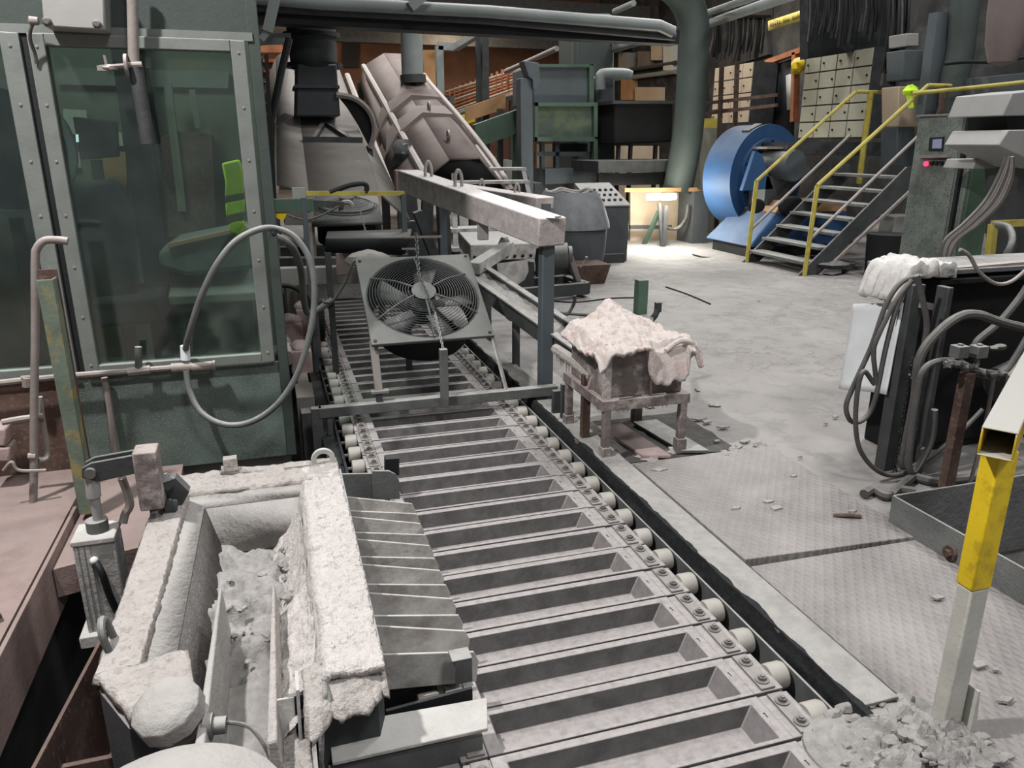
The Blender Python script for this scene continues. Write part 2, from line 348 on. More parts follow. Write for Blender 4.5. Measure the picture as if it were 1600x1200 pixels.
M_slag = mat('slag_shadow_dark', '454443', rough=.9, damt=.35, dust='77746f', var=.4, vs=9, bump=1.0, bs=25, bd=.02)  # slag colour darkened to hold the shadow under the box
M_chain = mat('chain_steel', '8b8b88', rough=.5, damt=.4, var=.15, bump=0)
# ------------------------------------------------------------------ the hall
def quad(mb, x0, x1, y0, y1, z): return mb.add([(x0, y0, z), (x1, y0, z), (x1, y1, z), (x0, y1, z)], [(0, 1, 2, 3)])
f = MB()
f.box(1.64, 16, 3.22, 32, -.7, 0); f.box(2.44, 16, 2.36, 3.22, -.7, 0); f.box(-9, .0, 3.96, 32, -.7, 0); f.box(0, 1.64, 9.6, 32, -.7, 0)
struct('floor', f, M_floor)
f = MB(); f.box(-9, -.93, -2, 3.96, -.03, .05)
struct('floor_side', f, M_redfloor)
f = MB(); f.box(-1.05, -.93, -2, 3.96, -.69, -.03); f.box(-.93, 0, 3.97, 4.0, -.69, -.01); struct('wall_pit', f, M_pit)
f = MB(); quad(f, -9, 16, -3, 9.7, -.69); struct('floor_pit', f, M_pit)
# two loose checker plates beside the beam, with the open joint between them
f = MB(); f.hexa([(1.645, 2.255, -.03), (2.43, 2.205, -.03), (2.44, 3.24, -.03), (1.645, 3.24, -.03), (1.645, 2.255, .012), (2.43, 2.205, .012), (2.44, 3.24, .012), (1.645, 3.24, .012)])
struct('floor_plate_1', f, M_check, bevel=.003)
f = MB(); f.hexa([(1.645, .2, -.03), (2.40, .2, -.03), (2.42, 2.195, -.03), (1.645, 2.215, -.03), (1.645, .2, .004), (2.40, .2, .004), (2.42, 2.195, .004), (1.645, 2.215, .004)])
struct('floor_plate_2', f, M_check, bevel=.003)
f = MB(); f.box(2.55, 16, -2, 1.2, -.05, 0); struct('floor_right', f, M_check)

f = MB(); f.box(-12, 16, 29, 29.3, 0, 10); struct('wall_back', f, M_wallo)
f = MB(); f.box(12.4, 12.7, 3, 29, 0, 10); struct('wall_right', f, M_wallb)
f = MB(); f.box(-9.3, -9, -3, 29, 0, 10); struct('wall_left', f, M_wallb)
f = MB()
f.box(-12, 16, 3, 30, 9.5, 9.6)
for y in range(6, 30, 4): f.box(-12, 16, y, y + .3, 9.0, 9.5)
struct('ceiling', f, M_roof)
# dark far beams seen against the back wall
for i, (z, y) in enumerate([(4.55, 26), (5.25, 24), (6.2, 22)]):
    f = MB(); f.box(-6, 12, y, y + .3, z, z + .42); struct('trim_%d' % (i + 1), f, M_dsteel)
# ------------------------------------------------------------------ ingot casting conveyor
PITCH_M, Y0 = .183, 1.44       # mould pitch, y of the first bolt
NM = 38
ORD = 'first second third fourth fifth sixth seventh eighth ninth tenth eleventh twelfth thirteenth fourteenth fifteenth sixteenth seventeenth eighteenth nineteenth twentieth'.split()
ORD += ['twenty-' + o for o in ORD[:9]] + ['thirtieth'] + ['thirty-' + o for o in ORD[:9]]
def mould_mesh():
    m = MB(); y0, y1 = -.030, .146; x0, x1 = .43, 1.245; zt = .0
    o = [(x0, y0), (x1, y0), (x1, y1), (x0, y1)]
    i1 = [(x0 + .04, y0 + .013), (x1 - .035, y0 + .013), (x1 - .035, y1 - .026), (x0 + .04, y1 - .026)]
    i2 = [(x0 + .06, y0 + .022), (x1 - .07, y0 + .022), (x1 - .07, y1 - .036), (x0 + .06, y1 - .036)]
    ob = [(x0 + .03, y0 + .02), (x1 - .03, y0 + .02), (x1 - .03, y1 - .03), (x0 + .03, y1 - .03)]
    P = lambda q, z: [V((a, b, z)) for a, b in q]
    m.loft([P(ob, -.105), P(o, -.03), P(o, zt), P(i1, zt), P(i2, -.067)])
    # lug plates the links are bolted to
    m.box(x1, x1 + .10, y0 + .003, y1 - .003, -.03, -.002); m.box(x0 - .075, x0, y0 + .003, y1 - .003, -.03, -.002)
    return m
def shift(m, dy):
    k = MB(); k.v = [p + V((0, dy, 0)) for p in m.v]; k.f = m.f; return k
def mould_label(i):
    if i < 2: return 'grey ingot mould, %s from the near end, cut by the bottom picture edge' % ORD[i]
    if i < 17: return 'dusty grey ingot mould, %s from the near end of the casting line' % ORD[i]
    if i < 26: return 'shaded ingot mould, %s from the near end, under the hanging fan' % ORD[i]
    return 'far ingot mould beyond the fan, %s from the near end' % ORD[i]
proto = thing('ingot_mould', mould_label(0), 'mould', (.85, 0, -.105), 'ingot moulds of the casting conveyor')
part('tray', mould_mesh(), M_mould, proto, bevel=.003)
m = MB(); m.box(1.222, 1.2245, .060, .078, -.001, .0012); m.box(1.219, 1.2225, .074, .078, -.001, .0012); part('stamped_mark', m, M_dark, proto)
for sx in (1.297, .398):
    m = MB(); m.box(sx - .024, sx + .024, -.022, .138, -.003, .006)
    lp = part('link_plate', m, M_link, proto, bevel=.002)
    for by in (.012, .098):
        m = MB(); m.lathe([(.021, 0), (.021, .004), (.0, .004)], (sx, by, .006), n=14, cap=False); m.cyl((sx, by, .008), (sx, by, .02), .0125, n=6); m.cyl((sx, by, .02), (sx, by, .025), .007, n=8)
        part('bolt', m, M_bolt, lp)
for sx, s in ((1.352, 1), (.345, -1)):
    m = MB(); m.lathe([(.012, -.01), (.040, -.008), (.043, 0), (.043, .045), (.040, .053), (.014, .055)], (sx, .055, -.03), (s, 0, 0), n=20)
    part('roller', m, M_roller, proto)
    m = MB(); e = sx - s * .02; m.box(min(e, e + s * .006), max(e, e + s * .006), -.03, .15, -.06, -.008); m.cyl((sx - s * .03, .055, -.03), (sx + s * .075, .055, -.03), .010, n=8)
    part('chain_link', m, M_dsteel, proto)
first = True
for i in range(NM):
    y = Y0 - PITCH_M + i * PITCH_M
    o = proto if first else copy_tree(proto); first = False
    o.location = (.85, y, -.105 + random.uniform(-.002, .002)); o['label'] = mould_label(i)
    o.rotation_euler = (0, 0, random.uniform(-.003, .003))

# right hand frame beam with its soot covered inner flank
t = thing('conveyor_beam', 'long dusty steel beam along the right side of the moulds', 'beam', (1.53, 2.5, -.2))
m = MB(); m.box(1.462, 1.600, 1.42, 9.4, .030, .042); m.box(1.594, 1.602, 1.42, 9.4, -.20, .030); m.box(1.462, 1.470, 1.42, 9.4, -.20, .030)
part('channel', m, M_beam, t, bevel=.003)
m = MB()
def bank(u, v):
    y = 1.38 + u * 5.2; q = nz(y * 6, v * 2, 1, 1, 4)
    e = max(0, 1 - v * 5); return V((1.461 - .030 * v + e * (.012 + .022 * max(-.4, q)) - .010 * q * (0 < v < 1), y, (.046 if e > 0 else .052 - .12 * v) + .006 * q * (v > .2)))
m.grid(bank, 420, 12); part('soot_bank', m, M_soot, t, label='black soot caked on the inner flank')
m = MB(); m.box(1.422, 1.430, 1.20, 9.4, -.20, -.005); part('guard_rail', m, M_steel, t)
m = MB(); m.box(1.604, 1.640, 1.42, 9.4, -.2, .004); part('beam_shadow', m, M_dark, t)  # near-black strip standing in for the beam's cast shadow
# left hand chain track
t = thing('chain_track', 'dark chain track along the left side of the far moulds', 'track', (.28, 6, -.2))
m = MB(); m.box(.255, .268, 2.9, 9.4, -.25, -.02); m.box(.18, .26, 2.9, 9.4, -.06, -.045); part('side_rail', m, M_dark, t)
m = MB(); m.box(.20, .30, 4.3, 9.4, -.30, -.20); part('lower_flange', m, M_dsteel, t)
# pedestal frame beside the track, with reddish crusted bearing blocks
t = thing('bearing_frame', 'pale post frame with crusted bearing blocks beside the cabin corner', 'frame', (.12, 5.2, -.3))
m = MB(); m.box(.06, .165, 4.55, 4.85, -.55, .10); m.box(.08, .15, 4.85, 6.2, .02, .10); part('post', m, M_hood, t, bevel=.004)
m = MB(); m.box(.08, .14, 4.45, 4.55, -.5, .03); part('plate', m, M_steel, t)
for (px, py, y, sx, sz) in [(455, 525, 5.6, .16, .22), (478, 500, 5.9, .14, .20), (470, 560, 5.2, .14, .16)]:
    c = W(px, py, y=y); m = MB(); m.cbox(c, sx, .22, sz); m.ell(c + V((0, 0, sz / 2)), sx * .55, .1, .05, amp=.3)
    part('bearing_block', m, M_lum, t, bevel=.012)
m = MB(); c = W(447, 560, y=5.0); m.cyl(c, c + V((0, .5, 0)), .05, n=14); part('roller_shaft', m, M_pipe, t)
m = MB(); c = W(500, 500, y=6.2); m.lathe([(.15, -.03), (.17, -.02), (.17, .02), (.15, .03)], c, (1, 0, .0), n=24); part('sprocket', m, M_dark, t)
# loose roller pair by the trough: cover plate with rounded corner
P = lambda px, py, y: W(px, py, y=y)
t = thing('chain_guard', 'rounded steel guard plate bridging the trough and the moulds', 'guard', (.4, 3.2, -.05))
m = MB(); q = [P(530, 741, 3.1), P(582, 740, 3.1), P(582, 781, 3.1), P(536, 781, 3.1)]; m.prism(q, (0, .012, 0))
q = [P(582, 736, 3.08), P(608, 736, 3.08), P(618, 741, 3.08), P(624, 752, 3.08), P(625, 780, 3.08), P(582, 781, 3.08)]; m.prism(q, (0, .012, 0)); part('plate', m, M_steel, t, bevel=.002)
m = MB(); m.bar(P(612, 714, 3.2), P(612, 740, 3.2), .06, .05); part('lug', m, M_dark, t)
# ------------------------------------------------------------------ casting trough (launder) with spouts, in front of the cabin
ZT = .30
t = thing('casting_trough', 'big whitish crusted casting trough with a row of pouring spouts', 'trough', (-.16, 2.3, -.1))
ox0, ox1, oy0, oy1 = -.50, .175, 1.64, 3.02
def wallp(p, q, z0, z1, th=.012):
    d = (V(q) - V(p)).normalized(); n_ = V((-d.y, d.x, 0)) * th; p, q = V((p[0], p[1], 0)), V((q[0], q[1], 0))
    return MB().hexa([p + V((0, 0, z0)), q + V((0, 0, z0)), q + n_ + V((0, 0, z0)), p + n_ + V((0, 0, z0)), p + V((0, 0, z1)), q + V((0, 0, z1)), q + n_ + V((0, 0, z1)), p + n_ + V((0, 0, z1))])
for p, q in [((ox0 + .02, oy1), (ox0, oy0 + .16)), ((ox0, oy0 + .16), (ox0 + .09, oy0)), ((ox0 + .09, oy0), (-.265, oy0)), ((-.06, oy0), (ox1 - .02, oy0)), ((ox1 - .02, oy0), (ox1, oy0 + .05)), ((ox1, oy0 + .05), (ox1, oy1)), ((ox1, oy1), (ox0 + .02, oy1))]:
    part('shell_plate', wallp((p[0], p[1], 0), (q[0], q[1], 0), -.08, ZT - .03), M_tside, t)
m = MB(); m.box(ox0 + .03, ox1 - .02, oy0 + .02, oy1 - .01, -.08, -.06); part('shell_bottom', m, M_tside, t)
# outlet channel running toward the viewer
m = MB(); m.grid(lambda u, v: V((-.25 + u * .17, 1.66 - v * .5, .075 + .012 * nz(u, v, 0, 7, 4) - .03 * v + .05 * abs(u - .5) ** 2)), 24, 50); part('outlet_floor', m, M_refr, t, solid=.02)
m = MB(); m.box(-.085, -.02, 1.20, 1.60, -.10, .175); part('outlet_block', m, M_refr, t, bevel=.01)
m = MB(); m.grid(lambda u, v: V((-.088 + u * .07, 1.20 + v * .42, .177 + .008 * nz(u * 2, v * 9, 0, 3, 4))), 10, 50); part('outlet_crust', m, M_crust, t, solid=.01)
m = MB(); m.box(-.018, -.004, 1.20, 1.62, -.10, .17); part('outlet_flange', m, M_steel, t)
ix0, ix1, iy0, iy1 = -.385, .03, 1.56, 2.83
# rim: left, far and near pieces, cast refractory
m = MB()
def lrim(u, v):
    p = V((ox0, oy0 + .16, ZT)).lerp(V((ox0 + .02, oy1, ZT)), v).lerp(V((ix0 - .03, oy0 + .05, ZT)).lerp(V((ix0, iy1, ZT)), v), u)
    p.x += .004 * nz(p.y, u, 0, 16, 4) * (u in (0, 1)); p.z += .006 * nz(p.x, p.y, 0, 20, 5) - (.012 if u in (0, 1) else 0); return p
m.grid(lrim, 20, 170); part('rim', m, M_crust, t, solid=.03, label='rough pale left rim')
m = MB(); m.grid(lambda u, v: V((ox0 + .02 + u * (ox1 - ox0 - .02), iy1 + v * (oy1 - iy1), ZT + .007 * nz(u * 4, v * 2, 0, 4, 5))), 90, 24); part('far_rim', m, M_crust, t, solid=.03)
m = MB()
def nearcap(u, v):
    a = V((ox0 + .0, oy0 + .16, ZT)).lerp(V((ox0 + .10, oy0 - .01, ZT)), v); b = V((-.30, oy0 + .20, ZT)).lerp(V((-.25, oy0 - .03, ZT)), v)
    p = a.lerp(b, u); p.z += .012 * nz(p.x, p.y, 0, 14, 4) + .004; return p
m.grid(nearcap, 22, 18); part('corner_slab', m, M_crust, t, solid=.03)
# inner liner: sloped left wall, far wall, floor
m = MB()
A = [V((ix0 - .03, 1.69, ZT - .004)), V((ix0, iy1, ZT - .004)), V((ix1, iy1, ZT - .004)), V((ix1, 1.60, ZT - .004))]
B = [V((ix0 + .045, 1.66, .26)), V((ix0 + .06, iy1 - .03, .26)), V((ix1 - .01, iy1 - .03, .26)), V((ix1 - .01, 1.60, .26))]
C = [V((-.27, 1.60, .10)), V((-.27, iy1 - .10, .10)), V((ix1 - .03, iy1 - .10, .10)), V((ix1 - .03, 1.55, .10))]
m.loft([A, B], cap=False, closed=False); part('liner_lip', m, M_refr, t, solid=.012)
m = MB(); m.loft([B[:2], C[:2]], cap=False, closed=False); part('liner_wall', m, M_gravel, t, solid=.012, label='granular left liner wall, its shade in the colour')
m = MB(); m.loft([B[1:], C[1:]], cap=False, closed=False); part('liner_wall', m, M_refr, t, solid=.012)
m = MB()
def dr(u, v):
    x = -.29 + u * .30; y = 1.50 + v * 1.28; h = .10 + .035 * max(0, 1 - abs(v - .62) * 2.6) + .05 * nz(x, y, 0, 9, 5) * (1 if v > .35 else .25)
    return V((x, y, h))
m.grid(dr, 50, 150); part('dross_bed', m, M_dross, t, label='broken grey dross crust')
for i in range(22):
    x, y = random.uniform(-.25, -.03), random.uniform(1.98, 2.62); s = random.uniform(.008, .02)
    m = MB(); m.ell((x, y, .13 + .03 * random.random()), s * random.uniform(.8, 1.4), s * random.uniform(.8, 1.4), s * .6, n=7, m=5, amp=.9, fr=8); part('dross_lump', m, M_dross, t, sharp=20)
# right rim: white salt crust, paler still to carry the key light's hotspot
m = MB()
def cr(u, v):
    x = .02 + u * .155; y = 1.64 + v * 1.36; e = max(0, 1 - u * 5)
    z = ZT + .002 + .009 * nz(x, y, 0, 16, 6) + .006 * max(0, nz(x, y, 4, 40, 3)) + .02 * max(0, .3 - abs(u - .12)) - .05 * e * e
    if u == 0: z -= .12; x += .01 * nz(x, y, 2, 9)
    return V((x + .006 * nz(y, x, 5, 15), y, z))
m.grid(cr, 50, 420); part('crust_rim', m, M_crust_hot, t, solid=.02, label='white crusted right rim, key hotspot in its colour')
m = MB()
def cr2(u, v):
    x = -.095 + u * .13; y = 1.60 + v * 1.2; k = min(1, max(0, (y - 2.12) / .12)); z0 = .175 * (1 - k) + .10 * k
    return V((x + .006 * nz(y, u, 3, 9, 4) * (u > 0), y, z0 + (ZT - .012 - z0) * u ** (1.0 + .5 * k) + .014 * nz(x, y, 0, 17, 6)))
m.grid(cr2, 26, 300); part('crust_slope', m, M_crust_hot, t)
m = MB(); m.hexa([V(p) for p in [(.165, 1.70, .20), (.180, 1.70, .20), (.186, 2.92, .20), (.174, 2.92, .20), (.165, 1.70, ZT + .006), (.180, 1.70, ZT + .006), (.186, 2.92, ZT + .006), (.174, 2.92, ZT + .006)]])
part('edge_flange', m, M_steel, t, bevel=.002)
# guide plates standing in the outlet channel
for (xa, xb, y0, y1) in [(-.235, -.250, 1.52, 2.16), (-.085, -.095, 1.50, 2.13)]:
    m = MB(); m.hexa([V(p) for p in [(xb - .014, y0, .04), (xb + .03, y0, .04), (xa + .02, y1, .05), (xa - .004, y1, .05), (xb - .014, y0, ZT - .03), (xb + .008, y0, ZT - .03), (xa + .004, y1, ZT - .005), (xa - .004, y1, ZT - .005)]])
    part('guide_plate', m, M_crust if xa > -.1 else M_refr, t, bevel=.006)
m = MB(); m.bar((-.04, 1.63, .12), (-.035, 1.66, .30), .008, .10); m.bar((-.075, 1.6, .05), (-.07, 1.64, .27), .05, .008); part('stop_plate', m, M_lblade, t)
# torn crust flap over the near corner
m = MB()
def flap(u, v):
    x = -.02 + u * .20; y = 1.70 - v * (.17 + .05 * nz(u, 0, 0, 5)) ; return V((x, y + (.07 * u if v > 0 else 0), ZT - .01 - .05 * v * v + .012 * nz(x, y, 1, 14, 4)))
m.grid(flap, 24, 16); part('crust_flap', m, M_crust, t, solid=.02)
# spouts: each two plates and a sloped floor over one mould
for k in range(6):
    yc = Y0 + PITCH_M * (2 + k) + .058 + .06
    sp = None
    m = MB(); m.hexa([V(p) for p in [(.18, yc - .06, .09), (.44, yc - .045, .035), (.44, yc + .045, .035), (.18, yc + .06, .09), (.18, yc - .06, .10), (.44, yc - .045, .045), (.44, yc + .045, .045), (.18, yc + .06, .10)]])
    sp = part('spout', m, M_lblade, t)
    for s in (-1, 1):
        ya, yb = yc + s * .066, yc + s * .048
        if k == 0 and s < 0: ya -= .01; yb -= .01
        m = MB(); q = [V((.18, ya, .07)), V((.468, yb, .02)), V((.476, yb, .09)), V((.462, yb, .125)), V((.18, ya, .19))]
        m.prism(q, (0, .008, 0)); part('side_plate', m, M_lblade, sp, bevel=.002)
# lifting eyes
for (px, py, y, ax, r) in [(505, 718, 2.97, (0, 1, 0), .045)]:
    c = W(px, py, y=y); m = MB(); m.annulus(c, ax, .028, .048, .018, 24); m.box(c.x - .047, c.x + .047, c.y - .009, c.y + .009, ZT, c.z - .028)
    part('lifting_eye', m, M_lblade, t, bevel=.002)
c = W(177, 1012, z=ZT); m = MB(); m.tube([c + V((0, .03, 0)), c + V((-.012, .028, .06)), c + V((-.015, 0, .085)), c + V((-.012, -.03, .06)), c + V((0, -.035, 0))], .010, n=8); part('lifting_eye', m, M_steel, t)
c = W(271, 765, z=ZT); m = MB(); m.tube([c + V((.02, .0, 0)), c + V((.0, .0, .03)), c + V((-.015, 0, .06)), c + V((-.02, 0, .055)), c + V((-.02, -.0, 0))], .010, n=8); m.cbox(c + V((.01, 0, .01)), .06, .03, .025); part('lifting_eye', m, M_steel, t)
# far cross pipe and lumps on the far rim
m = MB(); a = W(345, 735, y=2.98); b = W(448, 738, y=2.98); m.cyl(a, b, .018, n=10); m.cbox(W(360, 724, y=2.98), .05, .04, .05); m.cbox(W(465, 733, y=2.98), .10, .05, .045)
part('far_pipe', m, M_crust, t)
# thermocouple head hanging over the near corner
t = thing('sensor_head', 'round dusty sensor head with cable gland on the trough corner', 'sensor', (-.29, 1.55, .2))
c = V((-.315, 1.635, .285)); ax = V((-.22, -.30, 1)).normalized(); m = MB()
m.lathe([(.0, .066), (.05, .066), (.066, .058), (.078, .046), (.078, .0), (.06, -.005)], c, ax, n=10, cap=False); part('lid', m, M_refr, t, bevel=.003, label='octagonal dusty lid')
m = MB(); m.lathe([(.066, 0), (.064, -.03), (.05, -.06), (.04, -.065), (.04, -.16)], c, ax, n=24); part('housing', m, M_hood, t)
g = c + V((.065, -.02, -.03)); m = MB(); m.lathe([(.03, 0), (.03, .02), (.02, .022), (.02, .05), (.012, .05)], g, (1, -.1, -.05), n=16); part('cable_gland', m, M_steel, t)
m = MB(); m.tube([g + V((.05, 0, 0)), g + V((.10, -.02, -.01)), g + V((.135, -.06, -.05)), g + V((.15, -.09, -.11))], .005, n=6); part('cable', m, M_cable, t)
m = MB(); q = V((-.275, 1.22, .375)); m.lathe([(.0, .045), (.06, .042), (.12, .032), (.18, .014), (.215, -.01), (.22, -.06)], q, (0, 0, 1), n=40, cap=False); solo('round_cover', m, M_refr, 'pale round cover rising at the bottom left picture edge', 'cover')
# outlet bar and post in front of the spouts
t = thing('outlet_bar', 'dusty angle bar and post across the near end of the spouts', 'bracket', (.25, 1.65, 0))
m = MB(); m.hexa([V(p) for p in [(.03, 1.60, .075), (.43, 1.60, .075), (.45, 1.68, .105), (.03, 1.70, .105), (.03, 1.60, .085), (.43, 1.60, .085), (.45, 1.68, .115), (.03, 1.70, .115)]]); part('top_plate', m, M_lblade, t, bevel=.002)
m = MB(); m.box(.02, .42, 1.615, 1.63, -.02, .055); m.box(.02, .42, 1.60, 1.635, -.03, -.02); part('lower_bar', m, M_steel, t, bevel=.002)
c = W(722, 1060, z=.11); m = MB(); m.box(c.x - .022, c.x + .028, c.y - .01, c.y + .035, .1, .175); m.box(c.x - .03, c.x + .028, c.y - .012, c.y + .04, .175, .182); part('stub_post', m, M_steel, t, bevel=.002)
m = MB(); m.hexa([V(p) for p in [(.18, 1.70, -.01), (.42, 1.72, -.01), (.42, 1.73, -.01), (.18, 1.71, -.01), (.18, 1.70, .12), (.42, 1.72, .12), (.42, 1.73, .12), (.18, 1.71, .12)]]); part('back_plate', m, M_dark, t)
m = MB(); m.bar((.04, 1.57, -.15), (.045, 1.585, .06), .018); part('strut', m, M_lblade, t)
t = thing('near_bracket', 'bolted steel bracket at the bottom edge left of the first mould', 'bracket', (.35, 1.45, -.1))
m = MB(); m.box(.26, .40, 1.36, 1.45, -.02, -.008); part('plate', m, M_lblade, t, bevel=.002)
m = MB(); m.box(.33, .43, 1.47, 1.56, -.02, -.008); part('rear_plate', m, M_steel, t, bevel=.002)
m = MB(); m.lathe([(.024, 0), (.024, .005), (0, .005)], (.39, 1.51, -.008), n=16, cap=False); m.cyl((.39, 1.51, -.005), (.39, 1.51, .015), .014, n=6); part('bolt', m, M_bolt, t)
# ------------------------------------------------------------------ operator cabin
YC = 3.9
t = thing('operator_cabin', 'green steel operator cabin with two dusty windows on the left', 'cabin', (-1.1, 4.6, 0))
m = MB(); m.box(-.96, .0, YC, YC + .04, 0, .50); part('green_wall', m, M_green, t)
m = MB(); m.box(-2.8, -.96, YC, YC + .04, 0, .50); part('rusty_wall', m, M_rust, t)
m = MB(); m.box(-2.8, .0, YC - .005, YC + .05, 2.02, 3.2); part('header', m, M_green2, t)
m = MB(); m.box(-2.8, 0, YC - .02, YC + .0, 1.985, 2.02); part('header_rail', m, M_alu, t)
m = MB(); m.box(-.02, .03, YC - .012, YC + .07, 0, 3.2); part('corner_post', m, M_green2, t, bevel=.004)
m = MB(); m.box(-.01, .02, YC + .07, 6.3, 0, .6); m.box(-.01, .02, YC + .07, 6.3, 2.0, 3.2); m.box(-.01, .02, 5.9, 6.3, .6, 2.0); part('side_wall', m, M_green2, t)
m = MB(); m.box(-2.8, 0, 6.3, 6.35, 0, 3.2); part('rear_wall', m, M_cwall, t)
m = MB(); m.box(-2.8, 0, YC, 6.3, 3.15, 3.2); part('roof', m, M_dsteel, t)
m = MB(); m.box(-2.85, -2.8, YC, 6.3, 0, 3.2); part('far_side_wall', m, M_cwall, t)
def window(x0, x1, z0, z1, fw, lab):
    fr = MB(); y0, y1 = YC - .03, YC + .02
    fr.box(x0, x0 + fw, y0, y1, z0, z1); fr.box(x1 - fw, x1, y0, y1, z0, z1); fr.box(x0 + fw, x1 - fw, y0, y1, z0, z0 + fw * .75); fr.box(x0 + fw, x1 - fw, y0, y1, z1 - fw * .75, z1)
    fo = part('window_frame', fr, M_alu, t, bevel=.004, label=lab)
    g = MB(); g.box(x0 + fw, x1 - fw, YC - .006, YC + .0, z0 + fw * .75, z1 - fw * .75); part('pane', g, M_glass, fo)
    for i in range(7):
        for xx in (x0 + fw * .5, x1 - fw * .5):
            s = MB(); zz = z0 + .05 + i * (z1 - z0 - .1) / 6; s.lathe([(.006, 0), (.006, .004), (.0, .006)], (xx, y0, zz), (0, -1, 0), n=8, cap=False); part('screw', s, M_pipe, fo)
    return fo
window(-.885, -.035, .515, 1.985, .062, 'grey frame of the right window')
window(-2.75, -.915, .515, 1.985, .072, 'grey frame of the left window')
m = MB(); m.box(-.915, -.885, YC - .01, YC + .03, .5, 2.0); part('mullion_gap', m, M_dark, t)
# interior furniture seen through the panes
t = thing('cabin_desk', 'dim grey control desk inside the cabin behind the glass', 'desk', (-.6, 5.4, .0))
m = MB(); m.hexa([V(p) for p in [(-.62, 4.95, .62), (-.1, 4.95, .62), (-.1, 5.5, .75), (-.62, 5.5, .75), (-.62, 4.95, .68), (-.1, 4.95, .68), (-.1, 5.5, .82), (-.62, 5.5, .82)]]); part('desk_top', m, M_desk, t, bevel=.01)
m = MB(); m.box(-.58, -.15, 5.1, 5.5, 0, .64); part('pedestal', m, M_desk, t)
t = thing('cabin_console', 'rounded console box on the desk inside the cabin', 'console', (-.35, 5.3, .8))
q = [W(245, 395, y=5.0), W(275, 375, y=5.0), W(390, 352, y=5.0), W(400, 420, y=5.0), W(290, 432, y=5.0), W(250, 420, y=5.0)]
m = MB(); m.prism(q, (0, .35, 0)); part('shell', m, M_desk, t, bevel=.03)
m = MB(); m.bar(W(262, 384, y=4.98), W(385, 356, y=4.98), .03, .02); part('grip_edge', m, M_tan, t)
t = thing('operator_chair', 'dark padded seat seen through the cabin glass', 'chair', (-1.0, 4.9, 0))
q = [W(105, 285, y=4.8), W(180, 280, y=4.8), W(205, 330, y=4.8), W(215, 470, y=4.8), W(140, 480, y=4.8)]
m = MB(); m.prism(q, (0, .14, 0)); part('backrest', m, M_navy, t, bevel=.03)
q = [W(140, 470, y=4.7), W(250, 460, y=4.7), W(260, 505, y=4.7), W(150, 515, y=4.7)]
m = MB(); m.prism(q, (0, .5, 0)); part('seat', m, M_navy, t, bevel=.03)
m = MB(); c = W(200, 510, y=4.9); m.cyl(c, (c.x, c.y, .08), .04); m.lathe([(.25, .03), (.25, .05), (.05, .09)], (c.x, c.y, 0), n=20); part('pedestal', m, M_dsteel, t)
m = MB(); q = [W(113, 182, y=5.6), W(182, 190, y=5.6), W(186, 245, y=5.6), W(125, 250, y=5.6)]; m.prism(q, (0, .05, 0)); t = thing('cabin_monitor', 'dark monitor with a small bright glint inside the cabin', 'monitor', W(150, 300, y=5.6)); part('housing', m, M_dark, t, bevel=.01)
m = MB(); q = [W(118, 210, y=5.58), W(122, 210, y=5.58), W(123, 222, y=5.58), W(119, 222, y=5.58)]; m.prism(q, (0, .005, 0)); part('glint', m, M_monitor, t)
m = MB(); c = W(150, 250, y=5.62); m.bar(c, (c.x, c.y, .8), .06, .05); part('stand', m, M_dark, t)
m = MB(); m.box(-.92, -.80, 6.0, 6.12, 0, 3.1); a = W(205, 130, y=5.9); b = W(215, 460, y=5.9); m = MB(); m.bar((a.x, 5.9, 0), (a.x, 5.9, 3.15), .17, .12); solo('cabin_pillar', m, M_dark, 'dark upright pillar inside the cabin behind the right window', 'pillar')
m = MB(); q = [W(88, 105, y=6.2), W(358, 112, y=6.2), W(356, 138, y=6.2), W(92, 132, y=6.2)]; m.prism(q, (0, .06, 0)); solo('cabin_lintel', m, M_desk, 'pale horizontal lintel on the rear wall inside the cabin', 'lintel')
for i, (x0, y0, x1, y1, mm, lab) in enumerate([(108, 235, 124, 262, M_paper, 'pale paper sheet pinned low on the cabin rear wall'), (155, 205, 190, 228, M_paper, 'pale torn poster on the cabin rear wall'), (160, 235, 196, 300, M_tan, 'brownish notice sheet under the pale poster in the cabin'), (98, 170, 135, 210, M_paper, 'grey notice board corner beside the cabin monitor')]):
    m = MB(); m.prism([W(x0, y0, y=6.22), W(x1, y0 + 2, y=6.22), W(x1 + 3, y1, y=6.22), W(x0 + 3, y1, y=6.22)], (0, .01, 0)); solo('wall_notice', m, mm, lab, 'notice')
t = thing('locker', 'brown locker with pipes at the rear of the cabin', 'locker', W(285, 330, y=5.9))
m = MB(); q = [W(250, 215, y=5.9), W(275, 205, y=5.9), W(330, 210, y=5.9), W(338, 370, y=5.9), W(262, 372, y=5.9)]; m.prism(q, (0, .35, 0)); part('body', m, M_rust, t, bevel=.01)
m = MB(); m.bar(W(262, 130, y=5.85), W(285, 330, y=5.85), .05); m.bar(W(300, 140, y=5.85), W(310, 200, y=5.85), .04); part('riser_pipe', m, M_cwall, t)
t = thing('hi_vis_vest', 'lime hi-vis vest hanging inside the cabin by the right frame', 'vest', W(366, 365, y=4.3))
def vest(pts, y):
    m = MB(); m.prism([W(px, py, y=y) for px, py in pts], (0, .05, 0)); return m
part('upper_panel', vest([(346, 255), (374, 249), (380, 268), (381, 303), (351, 309), (352, 285)], 4.3), M_vest, t, bevel=.01)
part('reflective_band', vest([(351, 309), (381, 303), (382, 310), (352, 316)], 4.3), M_vgrey, t)
part('middle_panel', vest([(352, 316), (382, 310), (382, 333), (353, 339)], 4.3), M_vest, t, bevel=.01)
part('reflective_band', vest([(353, 339), (382, 333), (382, 342), (356, 348)], 4.3), M_vgrey, t)
